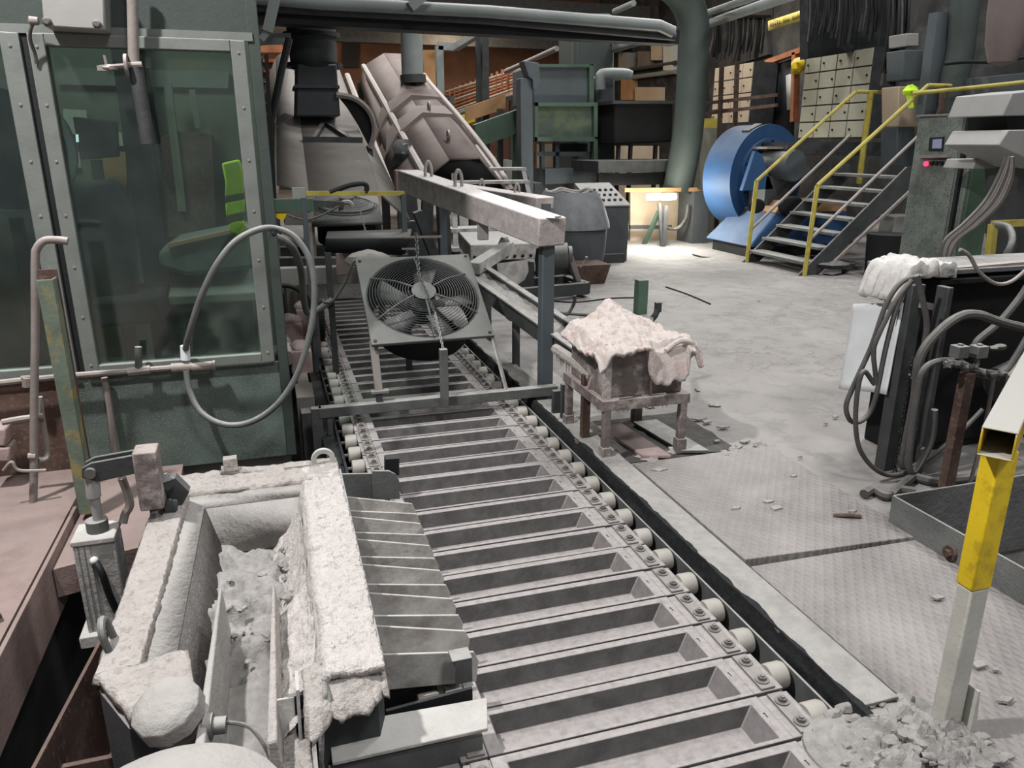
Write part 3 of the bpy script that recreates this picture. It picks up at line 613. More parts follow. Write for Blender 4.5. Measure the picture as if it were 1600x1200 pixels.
part('lower_panel', vest([(356, 350), (370, 344), (382, 345), (382, 362), (372, 368), (360, 364)], 4.3), M_vest, t, bevel=.01)
m = MB(); m.annulus(W(5, 235, y=5.2), (0, 1, 0), .0, .34, .10, 32); t = thing('ventilator', 'round dark ventilator behind the left window', 'fan', W(5, 300, y=5.2)); part('disc', m, M_navy, t)
m = MB(); m.annulus(W(5, 235, y=5.14), (0, 1, 0), .33, .37, .06, 32); part('ring', m, M_mgrey, t)
m = MB(); c = W(5, 235, y=5.2); m.bar(c, (c.x, c.y, .0), .06); part('stand', m, M_dark, t)
# things on the outside of the cabin
t = thing('junction_box', 'grey junction box on the cabin header', 'box', W(112, 50, y=3.75))
m = MB(); m.prism([W(60, -60, y=3.74), W(160, -60, y=3.74), W(164, 47, y=3.74), W(68, 41, y=3.74)], (0, .16, 0)); part('body', m, M_gbox, t, bevel=.006)
for px, py in [(74, 34), (152, 38)]:
    m = MB(); m.lathe([(.017, 0), (.017, .012), (.010, .02), (0, .02)], W(px, py, y=3.74), (0, -1, 0), n=12, cap=False); part('knob', m, M_bolt, t)
c = W(60, 33, y=3.80); m = MB(); m.lathe([(.015, 0), (.018, .03), (.010, .035)], c, (-1, 0, 0), n=10); part('cable_gland', m, M_pipe, t)
m = MB(); m.tube([c, W(50, 40, y=3.8), W(47, 60, y=3.82), W(55, 85, y=3.85), W(57, 100, y=3.86)], .007, n=6); solo('looped_cable', m, M_cable, 'short cable looping from the junction box to the window frame', 'cable')
t = thing('vertical_conduit', 'dusty vertical conduit in front of the right cabin window', 'pipe', W(222, 220, y=3.8))
m = MB(); m.tube([W(206, -40, y=3.8), W(209, 100, y=3.8)], .022, n=10, sm=0); part('upper_pipe', m, M_pipe, t)
m = MB(); m.tube([W(212, 105, y=3.8), W(222, 165, y=3.8), W(232, 225, y=3.8)], .030, n=10, sm=0); part('lower_sleeve', m, M_dsteel, t)
m = MB(); m.annulus(W(198, 102, y=3.78), (1, 0, 0), .012, .045, .012, 16); m.cyl(W(198, 102, y=3.78), W(222, 101, y=3.78), .012, n=8); part('valve_wheel', m, M_pipe, t)
m = MB(); m.cyl(W(156, 105, y=3.78), W(198, 102, y=3.78), .009, n=6); m.cyl(W(163, 86, y=3.78), W(167, 104, y=3.78), .006, n=6); m.cbox(W(163, 107, y=3.78), .05, .03, .02); m.ell(W(172, 106, y=3.78), .03, .02, .013, n=8, m=6, amp=.5); part('tap_stem', m, M_pipe, t)
t = thing('wall_pipe', 'thin dusty pipe running along the cabin wall under the sill', 'pipe', W(160, 590, y=3.82))
m = MB(); m.tube([W(-60, 606, y=3.82), W(0, 598, y=3.82), W(100, 588, y=3.82), W(200, 580, y=3.82), W(290, 573, y=3.82)], .014, n=8); part('pipe', m, M_pipe, t)
m = MB(); m.cyl(W(217, 580, y=3.82), W(216, 542, y=3.82), .016, n=10); part('stub', m, M_steel, t)
m = MB(); m.cyl(W(200, 581, y=3.82), W(235, 577, y=3.82), .02, n=8); m.cyl(W(268, 575, y=3.82), W(300, 573, y=3.82), .022, n=10); part('coupling', m, M_pipe, t)
m = MB(); m.cyl(W(300, 574, y=3.82), W(332, 571, y=3.82), .022, n=12); m.cyl(W(332, 571, y=3.82), W(336, 571, y=3.82), .026, n=12); part('valve', m, M_pipe, t)
m = MB(); m.cyl(W(290, 562, y=3.82), W(289, 540, y=3.82), .022, n=12); part('hose_cap', m, M_white, t)
m = MB(); m.cyl(W(42, 590, y=3.80), W(42, 604, y=3.80), .02, n=8); m.cyl(W(33, 590, y=3.8), W(52, 588, y=3.8), .008, n=6); part('stopcock', m, M_pipe, t)
m = MB(); m.tube([W(290, 545, y=3.80), W(296, 520, y=3.72), W(312, 470, y=3.65), W(335, 420, y=3.6), W(365, 380, y=3.6), W(400, 360, y=3.62), W(430, 357, y=3.66), W(462, 372, y=3.66), W(486, 412, y=3.64), W(491, 470, y=3.62), W(482, 530, y=3.6), W(462, 590, y=3.6), W(430, 635, y=3.62), W(390, 660, y=3.66), W(350, 663, y=3.7), W(315, 645, y=3.74), W(297, 612, y=3.78), W(291, 580, y=3.8)], .0145, n=10)
solo('hose_loop', m, M_hose, 'grey hose hanging in a big loop from the cabin corner', 'hose')
m = MB(); m.tube([W(424, 352, y=3.84), W(424, 360, y=3.66), W(428, 368, y=3.64), W(432, 358, y=3.64)], .006, n=6); solo('hose_hook', m, M_dark, 'small hook holding the hose loop at the cabin corner', 'hook')
m = MB(); m.tube([W(163, 590, y=3.86), W(172, 640, y=3.86), W(180, 710, y=3.84)], .015, n=8); solo('drop_pipe', m, M_pipe, 'thin pipe slanting down the green cabin wall', 'pipe')
# standing post, curved pipe and rusty fittings left
t = thing('green_post', 'green post with yellow edges standing before the left window', 'post', (-.86, 3.35, .05))
m = MB(); zt = W(70, 437, y=3.35).z; x = -.85
m.box(x - .028, x + .028, 3.347, 3.355, .05, zt); m.box(x + .022, x + .030, 3.355, 3.42, .05, zt); m.box(x - .030, x - .022, 3.355, 3.42, .05, zt - .10)
part('channel', m, M_post, t, bevel=.002)
m = MB(); m.box(x - .034, x + .034, 3.41, 3.42, .05, zt + .03); part('back_web', m, M_rust, t)
t = thing('bent_pipe', 'thin upright pipe bent over at the top beside the green post', 'pipe', W(52, 812, y=3.55))
m = MB(); m.tube([W(106, 377, y=3.55), W(90, 375, y=3.55), W(70, 376, y=3.55), W(58, 388, y=3.55), W(55, 410, y=3.55), W(55, 520, y=3.55), W(53, 660, y=3.55), W(53, 735, y=3.55), W(51, 818, y=3.55)], .016, n=10); part('pipe', m, M_pipe, t)
for py in (655,):
    m = MB(); m.tube([W(4, 660, y=3.58), W(30, 655, y=3.58), W(68, 650, y=3.58)], .014, n=8); part('branch', m, M_pipe, t)
m = MB(); m.tube([W(62, 620, y=3.6), W(66, 655, y=3.6), W(73, 700, y=3.6), W(72, 716, y=3.58), W(60, 719, y=3.56)], .012, n=8); m.cyl(W(44, 713, y=3.54), W(56, 713, y=3.54), .014, n=8); part('elbow', m, M_pipe, t)
m = MB(); m.tube([W(5, 735, y=3.5), W(18, 722, y=3.5), W(30, 735, y=3.5), W(72, 735, y=3.52)], .007, n=6); part('bracket', m, M_pipe, t)
for i, (x0, y0, x1, y1) in enumerate([(-20, 670, 8, 698), (-25, 700, 14, 722)]):
    m = MB(); m.prism([W(x0, y0, y=3.7), W(x1, y0, y=3.7), W(x1 + 2, y1, y=3.7), W(x0, y1, y=3.7)], (0, .12, 0)); solo('crusted_fitting', m, M_lum, ['upper', 'lower'][i] + ' pinkish crusted fitting at the left picture edge', 'fitting', bevel=.01)
m = MB(); m.annulus((-1.02, 2.62, .10), (.6, .5, .3), .05, .075, .03, 20); solo('steel_ring', m, M_pipe, 'thick dusty ring on the reddish floor at the left edge', 'ring')
m = MB(); m.hexa([V(p) for p in [(-.93, .9, -.18), (-.90, .9, -.18), (-.90, 3.42, -.18), (-.93, 3.42, -.18), (-.915, .9, .062), (-.90, .9, .062), (-.90, 3.42, .062), (-.915, 3.42, .062)]]); solo('kerb_plate', m, M_redfloor, 'upright steel kerb plate along the edge of the reddish floor', 'plate', bevel=.002)
m = MB(); m.hexa([V(p) for p in [(-.895, 2.95, -.1), (-.50, 3.07, -.1), (-.52, 3.88, -.1), (-.895, 3.88, -.1), (-.895, 2.95, .02), (-.50, 3.07, .02), (-.52, 3.88, .02), (-.895, 3.88, .02)]]); solo('dusty_ledge', m, M_redfloor, 'dusty ledge behind the hydraulic cylinder', 'ledge')
# hydraulic cylinder with its lever
t = thing('hydraulic_cylinder', 'dusty upright hydraulic cylinder with lever left of the trough', 'cylinder', (-.65, 2.62, -.3))
YH = 2.6
m = MB(); m.box(-.722, -.592, YH, YH + .12, -.06, .275); part('body', m, M_refr, t, bevel=.008)
for xx in (-.718, -.700, -.682):
    m = MB(); m.box(xx, xx + .012, YH - .006, YH + .002, -.06, .27); part('rib', m, M_refr, t, bevel=.002)
m = MB(); m.box(-.724, -.59, YH - .008, YH + .128, .275, .295); part('end_cap', m, M_lblade, t, bevel=.004)
m = MB(); m.box(-.745, -.60, YH - .03, YH + .12, -.10, -.055); part('end_cap', m, M_lblade, t, bevel=.004)
m = MB(); m.box(-.70, -.62, YH, YH + .1, -.69, -.10); part('foot', m, M_dark, t)
m = MB(); m.cyl((-.65, YH + .06, .29), (-.65, YH + .06, .335), .035, n=16); part('gland', m, M_steel, t)
m = MB(); m.cyl((-.645, YH + .06, .33), (-.64, YH + .06, .50), .016, n=12); m.cyl((-.645, YH + .06, .42), (-.64, YH + .06, .50), .023, n=12); part('rod', m, M_chain, t)
m = MB()
for dy in (.035, .085):
    q = [V((-.665, YH + dy, .50)), V((-.66, YH + dy, .535)), V((-.63, YH + dy, .55)), V((-.46, YH + dy, .565)), V((-.46, YH + dy, .50)), V((-.62, YH + dy, .48))]; m.prism(q, (0, .012, 0))
part('clevis', m, M_dsteel, t, bevel=.003)
m = MB(); m.cyl((-.636, YH + .02, .517), (-.636, YH + .12, .517), .018, n=12); part('pin', m, M_bolt, t)
m = MB(); m.box(-.505, -.43, YH + .02, YH + .11, .36, .572); part('lever_block', m, M_boxcart, t, bevel=.006)
m = MB(); q = [V((-.50, YH + .12, .37)), V((-.40, YH + .14, .42)), V((-.36, YH + .14, .36)), V((-.45, YH + .12, .22)), V((-.49, YH + .12, .28))]; m.prism(q, (0, .05, 0)); m.ell((-.43, YH + .1, .42), .03, .03, .03, n=8, m=6, amp=.7); m.ell((-.42, YH + .1, .33), .025, .03, .03, n=8, m=6, amp=.7); part('crusted_arm', m, M_dsteel, t)
m = MB(); m.ell((-.66, YH - .012, .22), .014, .014, .014, n=10, m=8); part('fitting', m, M_white, t)
m = MB(); m.tube([(-.66, YH - .01, .22), (-.64, YH - .03, .18), (-.63, YH - .02, .08), (-.61, YH + .0, -.05)], .012, n=8); part('hydraulic_hose', m, M_dark, t)
m = MB(); m.tube([(-.56, YH + .10, .46), (-.55, YH + .11, .36), (-.57, YH + .11, .32), (-.58, YH + .1, .29)], .014, n=8); part('return_pipe', m, M_pipe, t)
t = thing('side_gutter', 'bent brownish gutter plate between pit and trough', 'gutter', (-.6, 2, -.1))
m = MB(); m.hexa([V(p) for p in [(-.70, 1.55, .10), (-.69, 1.55, .10), (-.595, 2.36, .10), (-.605, 2.36, .10), (-.62, 1.55, -.16), (-.61, 1.55, -.16), (-.545, 2.36, -.16), (-.555, 2.36, -.16)]]); part('side', m, M_rust, t)
m = MB(); m.hexa([V(p) for p in [(-.605, 2.355, .105), (-.50, 2.37, .105), (-.50, 2.38, .105), (-.605, 2.365, .105), (-.60, 2.355, -.16), (-.50, 2.37, -.16), (-.50, 2.38, -.16), (-.60, 2.365, -.16)]]); part('end', m, M_rust, t)
m = MB(); m.hexa([V(p) for p in [(-.63, 1.50, -.15), (-.45, 1.50, -.15), (-.45, 2.36, -.15), (-.56, 2.36, -.15), (-.63, 1.50, -.13), (-.45, 1.50, -.13), (-.45, 2.36, -.13), (-.56, 2.36, -.13)]]); part('floor_plate', m, M_rust, t)
m = MB(); m.box(-.64, -.49, 1.86, 1.875, -.14, .02); part('cross_web', m, M_rust, t)
# ------------------------------------------------------------------ right foreground
t = thing('railing_post', 'yellow railing post with dusty lower half at the bottom right', 'post', (1.69, 1.31, 0))
x, y = 1.660, 1.31
m = MB(); m.box(x - .034, x + .026, y - .024, y + .024, .0, .46); part('lower_half', m, M_dpost, t, bevel=.005, label='dusty pale lower half of the post')
m = MB(); m.box(x - .036, x + .028, y - .026, y + .026, .46, .84); part('upper_half', m, M_yellow, t, bevel=.005, label='chipped yellow upper half of the post')
m = MB(); m.hexa([V(p) for p in [(x + .03, y - .05, 0), (x + .055, y - .05, 0), (x + .055, y + .01, 0), (x + .03, y + .01, 0), (x + .03, y - .05, .16), (x + .035, y - .05, .16), (x + .035, y + .01, .16), (x + .03, y + .01, .16)]]); part('foot_strip', m, M_dpost, t)
a = V((1.588, 1.268, .876)); d = V((.82, .57, 0)); n = V((-.57, .82, 0)); s = .037; w_ = .005
m = MB(); L_ = 1.6
for (c0, sx, sz) in [(V((0, 0, s - w_ / 2)), 2 * s, w_), (V((0, 0, -s + w_ / 2)), 2 * s, w_)]:
    m.bar(a + c0, a + c0 + d * L_, sx, sz)
for k in (-1, 1): m.bar(a + n * k * (s - w_ / 2), a + n * k * (s - w_ / 2) + d * L_, w_, 2 * s - 2 * w_)
solo('handrail_tube', m, M_ytube, 'open-ended dusty square handrail tube at the right edge', 'handrail', bevel=.004)
t = thing('toe_board', 'bolted steel toe board around the floor pit at right', 'toe board', (2.42, 2, 0))
m = MB(); m.box(2.408, 2.418, .9, 2.345, -.25, .135); part('long_board', m, M_beam, t, bevel=.002)
m = MB(); m.box(2.418, 3.3, 2.338, 2.348, -.25, .135); part('cross_board', m, M_beam, t, bevel=.002)
m = MB(); m.cyl((2.38, 2.02, .04), (2.44, 2.02, .04), .016, n=6); m.cyl((2.395, 2.02, .04), (2.405, 2.02, .04), .03, n=14); part('bolt', m, M_rust, t)
# dust pile at the end of the beam
m = MB()
def pile(u, v):
    a_ = u * 2 * math.pi; r = v * (.27 + .05 * math.sin(3 * a_)); x = 1.50 + r * math.cos(a_) * .9; y = 1.24 + r * math.sin(a_) * .95
    return V((x, y, .075 * (1 - v) ** .7 * (1 + .5 * nz(x, y, 0, 12, 4)) + .035 * nz(x, y, 3, 26, 5) * (1 - v * v) - .03 * (v > .99)))
m.grid(pile, 90, 34)
for k in range(160):
    a_ = random.random() * 6.283; r = .27 * random.random() ** .6; x = 1.50 + r * math.cos(a_) * .9; y = 1.24 + r * math.sin(a_) * .95; s = random.uniform(.006, .02); m.ell((x, y, .06 * (1 - r / .27) ** .7 + .004), s * 1.5, s, s * .8, n=8, m=6, amp=.5)
solo('dust_heap', m, M_dross, 'heap of clumped grey dust at the end of the conveyor beam', 'dust heap', kind='stuff')
# chips of debris on the plates
deb = [(1213, 795, .03), (1200, 785, .02), (1150, 795, .018), (1290, 662, .016), (1305, 652, .02), (1240, 745, .014), (1120, 690, .02), (1332, 800, .015), (1465, 935, .02), (1530, 1040, .025), (1570, 1095, .02), (1555, 1048, .014), (1186, 470, .02), (1105, 660, .03), (1130, 668, .03), (1092, 655, .035), (1150, 700, .03), (1030, 735, .03), (1250, 715, .012)]
for i, (px, py, s) in enumerate(deb):
    c = W(px, py, z=.012); m = MB(); a_ = random.random() * 6
    m.hexa([c + V((math.cos(a_ + k * 1.57) * s * (1 + .5 * (k % 2)), math.sin(a_ + k * 1.57) * s * .7, zz)) for zz in (.0, .008) for k in range(4)])
    solo('debris_chip', m, M_crust, 'small pale debris chip lying on the dusty floor', 'debris', group='debris chips on the floor')
m = MB(); c = W(1325, 808, z=.016); m.tube([c + V((-.05, .03, .0)), c + V((0, 0, .008)), c + V((.05, -.02, .004))], .010, n=6); solo('metal_scrap', m, M_rust, 'curled rusty metal scrap on the checker plate', 'scrap')
# black machine with hoses
t = thing('black_machine', 'black open machine housing with dusty top on the right', 'machine', (3.3, 3.1, 0))
m = MB(); m.box(3.02, 5.2, 2.95, 3.2, .0, .93); part('housing', m, M_black, t, bevel=.01)
m = MB(); m.box(2.90, 5.2, 2.86, 3.22, .955, .98); part('top_plate', m, M_steel, t, bevel=.004)
m = MB(); m.box(3.0, 5.2, 2.84, 2.95, .915, .935); m.box(2.98, 5.2, 2.935, 2.95, .05, .92); part('opening_shade', m, M_black, t)  # black sheet standing in for the shade inside the open front
for (x0, y0) in [(2.80, 2.80), (2.905, 2.70)]:
    m = MB(); m.box(x0, x0 + (.075 if y0 > 2.75 else .03), y0, y0 + .07, 0, .93); part('leg', m, M_dsteel, t, bevel=.004)
for z in (.22, .50, .56, .84):
    m = MB(); m.bar((2.85, 2.78, z), (2.99, 2.80, z - .03), .035, .03); part('rung', m, M_pipe if z in (.5, .84) else M_dsteel, t)
m = MB(); m.bar((2.89, 2.9, .965), (4.0, 2.9, .99), .05, .03); part('top_tube', m, M_pipe, t)
# white sheet hanging on the machine's left flank
m = MB()
def sh(u, v):
    p = V((2.80 + .02 * math.sin(u * 5) - .02 * v, 2.84 + u * .30, .84 - v * .45 - .06 * u)); return p
m.grid(sh, 12, 12); solo('white_sheet', m, M_white, 'clean white sheet hanging on the left flank of the black machine', 'sheet', solid=.006)
m = MB()
def bl(u, v):
    x = 2.77 + u * .30; yy = 2.84 + v * .26; e = max(0, 1 - u * 3.2)
    return V((x + .02 * nz(u, v, 0, 6) - .01 * e, yy, 1.01 - .17 * e ** 2.2 - .04 * max(0, u - .6) + .022 * nz(u, v, 1, 5, 4) - (.05 if v == 0 else 0)))
m.grid(bl, 40, 26); solo('foil_blanket', m, M_foil, 'crumpled silvery insulation blanket on top of the black machine', 'blanket', solid=.03)
def hose(name, pts, r, y, lab, mm=M_cable, cat='hose', grp=None):
    m = MB(); m.tube([W(px, py, y=(y if len(q) < 1 else q[0])) for px, py, *q in pts], r, n=9); return solo(name, m, mm, lab, cat, grp)
hose('rubber_hose', [(1440, 432), (1410, 440), (1385, 475), (1362, 540), (1335, 600), (1322, 635), (1330, 658), (1350, 655), (1367, 625), (1385, 540), (1405, 470), (1428, 435)], .0115, 2.72, 'thin dark hose looping left of the black machine')
hose('rubber_hose', [(1425, 438), (1400, 470), (1370, 530), (1365, 555), (1368, 600), (1350, 580), (1340, 610), (1337, 665), (1345, 705), (1370, 735), (1400, 742), (1440, 725), (1500, 675), (1535, 640)], .011, 2.68, 'grey hose hanging in a wide loop down to the floor plates')
hose('rubber_hose', [(1432, 430), (1442, 470), (1448, 510), (1440, 560), (1428, 640), (1412, 700), (1410, 730), (1440, 720), (1440, 700)], .013, 2.66, 'grey hose running straight down before the black machine')
hose('rubber_hose', [(1625, 515), (1600, 512), (1560, 502), (1530, 492), (1500, 494), (1465, 520), (1437, 560), (1430, 620), (1415, 700)], .020, 2.55, 'thick dusty hose arching across the black machine')
hose('rubber_hose', [(1618, 505), (1575, 575), (1545, 588), (1520, 580), (1500, 566), (1465, 565), (1442, 580), (1432, 620), (1420, 720), (1430, 735), (1455, 690), (1460, 640)], .015, 2.50, 'crusted hose running from the valve blocks to the floor')
hose('rubber_hose', [(1520, 545), (1530, 530), (1560, 505), (1590, 470), (1610, 440)], .017, 2.7, 'thick hose rising steeply at the right edge of the black machine')
hose('white_cable', [(1500, 390), (1515, 400), (1530, 425), (1555, 443), (1580, 440), (1605, 420)], .009, 2.75, 'pale cable drooping over the top of the black machine', M_pipe, 'cable')
for k in range(7):
    dx = k * 4.5
    hose('bundle_cable', [(1572 + dx * .35, 245), (1560 + dx * .8, 275), (1538 + dx * 1.0, 315), (1505 + dx * .9, 350), (1475 + dx * .7, 378), (1468 + dx * .4, 418)], .009, 3.25, 'pale cable of the thick bundle dropping onto the black machine', M_pipe if k % 3 else M_cable, 'cable', 'cables of the bundle over the black machine')
t = thing('valve_blocks', 'pair of dusty square valve blocks on a rusty stand', 'valve', (2.75, 2.35, 0))
YV = 2.42
for px in (1499, 1529):
    m = MB(); c = W(px, 549, y=YV); m.cbox(c, .058, .05, .052); m.cyl(c - V((0, 0, .026)), c - V((0, 0, .07)), .012, n=8); m.cyl(c + V((0, 0, .026)), c + V((0, 0, .034)), .012, n=8); part('block', m, M_steel, t, bevel=.003)
m = MB(); a = W(1512, 582, y=YV); m.bar((a.x - .005, YV, -.15), (a.x, YV, a.z), .055, .04); part('stand', m, M_rust, t, bevel=.003)
m = MB(); a, b = W(1478, 567, y=YV), W(1560, 585, y=YV); m.tube([a, a.lerp(b, .3) + V((0, 0, .008)), a.lerp(b, .6) - V((0, 0, .006)), b], .016, n=8)
for k in range(7): m.ell(a.lerp(b, k / 6.) + V((0, -.01, random.uniform(-.01, .012))), .022, .02, .016, n=7, m=5, amp=.8)
m.ell(W(1560, 543, y=YV), .045, .02, .014, n=9, m=6, amp=.5); part('crusted_manifold', m, M_cable, t)
m = MB(); m.tube([W(1553, 590, y=YV), W(1540, 660, y=YV), W(1520, 740, y=YV), W(1502, 800, y=YV), W(1490, 850, y=YV)], .009, n=6); solo('thin_conduit', m, M_pipe, 'thin pale conduit running down beside the rusty stand', 'conduit')
m = MB(); m.cyl(W(1562, 605, y=2.75), W(1640, 570, y=2.75), .10, n=20); solo('grey_motor', m, M_steel, 'grey cylindrical motor half hidden behind the handrail', 'motor')
# chain hanging beside the hoses
t = thing('hanging_chain', 'dark chain hanging among the hoses of the black machine', 'chain', W(1400, 735, y=2.74))
a, b = W(1425, 560, y=2.72), W(1398, 740, y=2.72); n = 26
lk = MB(); lk.tube([(0, 0, .020), (.007, 0, .012), (.007, 0, -.012), (0, 0, -.020), (-.007, 0, -.012), (-.007, 0, .012)], .003, n=5, sm=2, closed=True)
def chain(t, a, b, n, mm, sc=1.0):
    a, b = V(a), V(b); d = (b - a).normalized(); qd = d.to_track_quat('Z', 'Y')
    me = None
    for k in range(n):
        c = a.lerp(b, (k + .5) / n)
        if me is None:
            BASE[t] = BASE[t]; kk = MB(); L = (b - a).length / n * .72
            kk.tube([(0, 0, L), (.45 * L, 0, .6 * L), (.45 * L, 0, -.6 * L), (0, 0, -L), (-.45 * L, 0, -.6 * L), (-.45 * L, 0, .6 * L)], .17 * L * sc, n=5, sm=2, closed=True)
            me = mesh_of('chain_link', kk, V((0, 0, 0)), mm)
        o = bpy.data.objects.new('chain_link', me); COL.objects.link(o); o.parent = t; o.location = c - BASE[t]
        o.rotation_mode = 'QUATERNION'; o.rotation_quaternion = qd @ Matrix.Rotation(R(90 * (k % 2) + 20), 3, 'Z').to_quaternion()
chain(t, a, b, n, M_dsteel)
for i, (pts, r) in enumerate([([(1350, 772), (1365, 765), (1385, 775), (1400, 765), (1430, 768)], .022), ([(1392, 775), (1410, 758), (1430, 742)], .022), ([(1430, 745), (1460, 752), (1500, 748), (1545, 745)], .022)]):
    m = MB(); m.tube([W(px, py, z=.025) for px, py in pts], r, n=8); solo('floor_hose', m, M_cable, ['short dusty hose end lying on the floor below the chain', 'hose stub pointing down at the foot of the hanging hoses', 'dusty hose lying along the foot of the black machine'][i], 'hose')
# ------------------------------------------------------------------ fan, launder beam, box cart and other things over the conveyor
A = [W(577, 535, y=4.30), W(767, 522, y=4.30), W(740, 398, y=4.88), W(555, 408, y=4.88)]
c = sum(A, V((0, 0, 0))) / 4; ux = ((A[1] - A[0]) + (A[2] - A[3])).normalized(); uy = ((A[3] - A[0]) + (A[2] - A[1])).normalized(); uz = ux.cross(uy).normalized(); uy = uz.cross(ux)
S = .365; RH = .335
F = lambda a, b, h=0: c + ux * a + uy * b + uz * h
t = thing('panel_fan', 'large square panel fan with round wire guard hung over the moulds', 'fan', c - V((0, 0, .3)))
m = MB(); n = 48; ks = []
for i in range(n):
    th = 2 * math.pi * i / n; cx, cy = math.cos(th), math.sin(th); k = 1 / max(abs(cx), abs(cy))
    ks += [F(cx * k * S, cy * k * S, 0), F(cx * RH, cy * RH, 0), F(cx * RH, cy * RH, -.02), F(cx * k * S, cy * k * S, -.02)]
m.add(ks, [(i * 4 + k, i * 4 + (k + 1) % 4, ((i + 1) % n) * 4 + (k + 1) % 4, ((i + 1) % n) * 4 + k) for i in range(n) for k in range(4)])
part('panel', m, M_fanplate, t, bevel=.003)
m = MB(); m.lathe([(RH + .004, -.01), (RH - .02, -.10), (RH - .02, -.24), (RH - .028, -.24), (RH - .028, -.10), (RH - .004, -.01)], c, uz, n=48, cap=False); part('shroud', m, M_black, t)
g = None
m = MB(); m.cyl(F(0, 0, .02), F(0, 0, .05), .075, n=24); g = part('guard_hub', m, M_fanwire, t, label='round grey hub disc')
for k in range(1, 17):
    r = .078 + (RH + .005 - .078) * k / 16; h = .045 * (1 - (k / 16) ** 3) + .004
    m = MB(); m.tube([F(r * math.cos(q), r * math.sin(q), h) for q in (2 * math.pi * i / 44 for i in range(44))], .0025, n=4, sm=0, closed=True); part('guard_ring', m, M_fanwire, g)
for k in range(6):
    q = R(30 + 60 * k); m = MB(); m.tube([F(.07 * math.cos(q), .07 * math.sin(q), .05), F(.2 * math.cos(q), .2 * math.sin(q), .045), F(.345 * math.cos(q), .345 * math.sin(q), .006)], .006, n=5); part('guard_spoke', m, M_fanwire, g)
for k in range(5):
    q = R(72 * k + 10); m = MB()
    p = [(.06, -.03, -.08), (.30, -.10, -.05), (.31, .04, -.10), (.06, .05, -.11)]
    m.add([F(r * math.cos(q) - s * math.sin(q), r * math.sin(q) + s * math.cos(q), h) for r, s, h in p], [(0, 1, 2, 3)]); part('blade', m, M_dsteel, t, solid=.006)
m = MB(); m.cyl(F(0, 0, -.16), F(0, 0, -.04), .085, n=20); part('motor', m, M_dark, t)
for a, b in ((-.34, .34), (.34, .34), (.34, -.34), (-.34, -.34)):
    m = MB(); m.lathe([(.010, 0), (.010, .006), (0, .008)], F(a, b, 0), uz, n=8, cap=False); part('corner_bolt', m, M_dark, t)
# crossbar frame the fan stands on
t = thing('crossbar_frame', 'dusty steel crossbar frame spanning the moulds below the fan', 'frame', (.9, 4.25, -.3))
m = MB(); a = W(497, 641, y=4.25); b = W(870, 613, y=4.25); zb = (a.z + b.z) / 2; m.box(a.x, b.x, 4.23, 4.29, zb - .03, zb + .03); part('crossbar', m, M_steel, t, bevel=.004)
m = MB(); m.box(a.x - .04, a.x + .02, 4.235, 4.285, -.45, zb + .03); m.box(a.x + .045, a.x + .075, 4.24, 4.28, -.45, zb - .03); part('left_leg', m, M_steel, t, bevel=.003)
m = MB(); m.box(b.x - .03, b.x + .03, 4.235, 4.285, -.05, zb - .03); part('right_leg', m, M_dsteel, t, bevel=.003)
p = W(592, 612, y=4.26); m = MB(); m.bar((p.x, 4.26, zb + .03), (p.x, 4.26, zb + .09), .035, .03); part('stub', m, M_dsteel, t)
m = MB(); q = W(583, 532, y=4.36); m.bar((p.x, 4.26, zb + .09), q, .045, .02); m.cbox((p.x + .005, 4.26, zb + .092), .10, .05, .016); part('fan_strut', m, M_hood, t, bevel=.002)
p = W(695, 635, y=4.2); q = W(694, 545, y=4.2); m = MB(); m.bar((p.x, 4.2, zb - .02), (p.x, 4.2, q.z), .045, .04); part('chain_post', m, M_steel, t, bevel=.003)
p2 = W(768, 520, y=4.32); q2 = W(792, 612, y=4.26); m = MB(); m.bar(p2, q2, .03, .012); part('fan_strut', m, M_lblade, t)
t = thing('fan_chain', 'steel chain running over the fan guard down to the post', 'chain', q)
h1 = F(.02, .0, .07); h0 = W(650, 365, y=4.95)
chain(t, V((p.x, 4.2, q.z)), F(.03, -.2, .055), 14, M_chain); chain(t, F(.03, -.2, .058), F(-.01, .12, .062), 16, M_fanwire); chain(t, F(-.01, .12, .062), h0, 15, M_fanwire)
m = MB(); m.tube([W(612, 445, y=5.1), W(560, 405, y=5.0), W(540, 440, y=5.0), W(520, 470, y=5.0), W(505, 472, y=5.0)], .010, n=7); solo('fan_cable', m, M_cable, 'dark cable running from the square fan to the left', 'cable')
m = MB(); a = W(617, 333, y=5.35); b = W(648, 438, y=5.35)
t = thing('hanging_chain', 'long pale chain hanging from the yellow bar behind the fan', 'chain', W(578, 395, y=5.6)); chain(t, W(555, 300, y=5.6), W(580, 395, y=5.6), 26, M_chain)
# whitish launder beam with lifting eyes and its post
t = thing('launder_beam', 'white dusted square launder beam on a post right of the fan', 'beam', (1.6, 4.42, 0))
PB = V((1.575, 4.40, .985))
fe = W(638, 296, y=6.6); d = (fe - PB).normalized()
e = PB - d * .08
m = MB(); m.bar(e + V((0, 0, .075)), fe + V((0, 0, .075)), .19, .17); part('beam', m, M_launder, t, bevel=.01)
m = MB(); m.cbox(fe + V((-.03, .0, .06)), .16, .10, .20); part('end_block', m, M_lum, t, bevel=.01)
m = MB(); m.box(1.545, 1.625, 4.36, 4.44, .0, .975); part('post', m, M_mgrey, t, bevel=.006)
m = MB(); m.box(1.50, 1.67, 4.33, 4.47, .0, .012); part('base_plate', m, M_beam, t)
k = PB.lerp(fe, .38); m = MB(); m.cbox(k + V((-.02, -.09, -.06)), .075, .03, .16); part('hanger_box', m, M_gbox, t, bevel=.006)
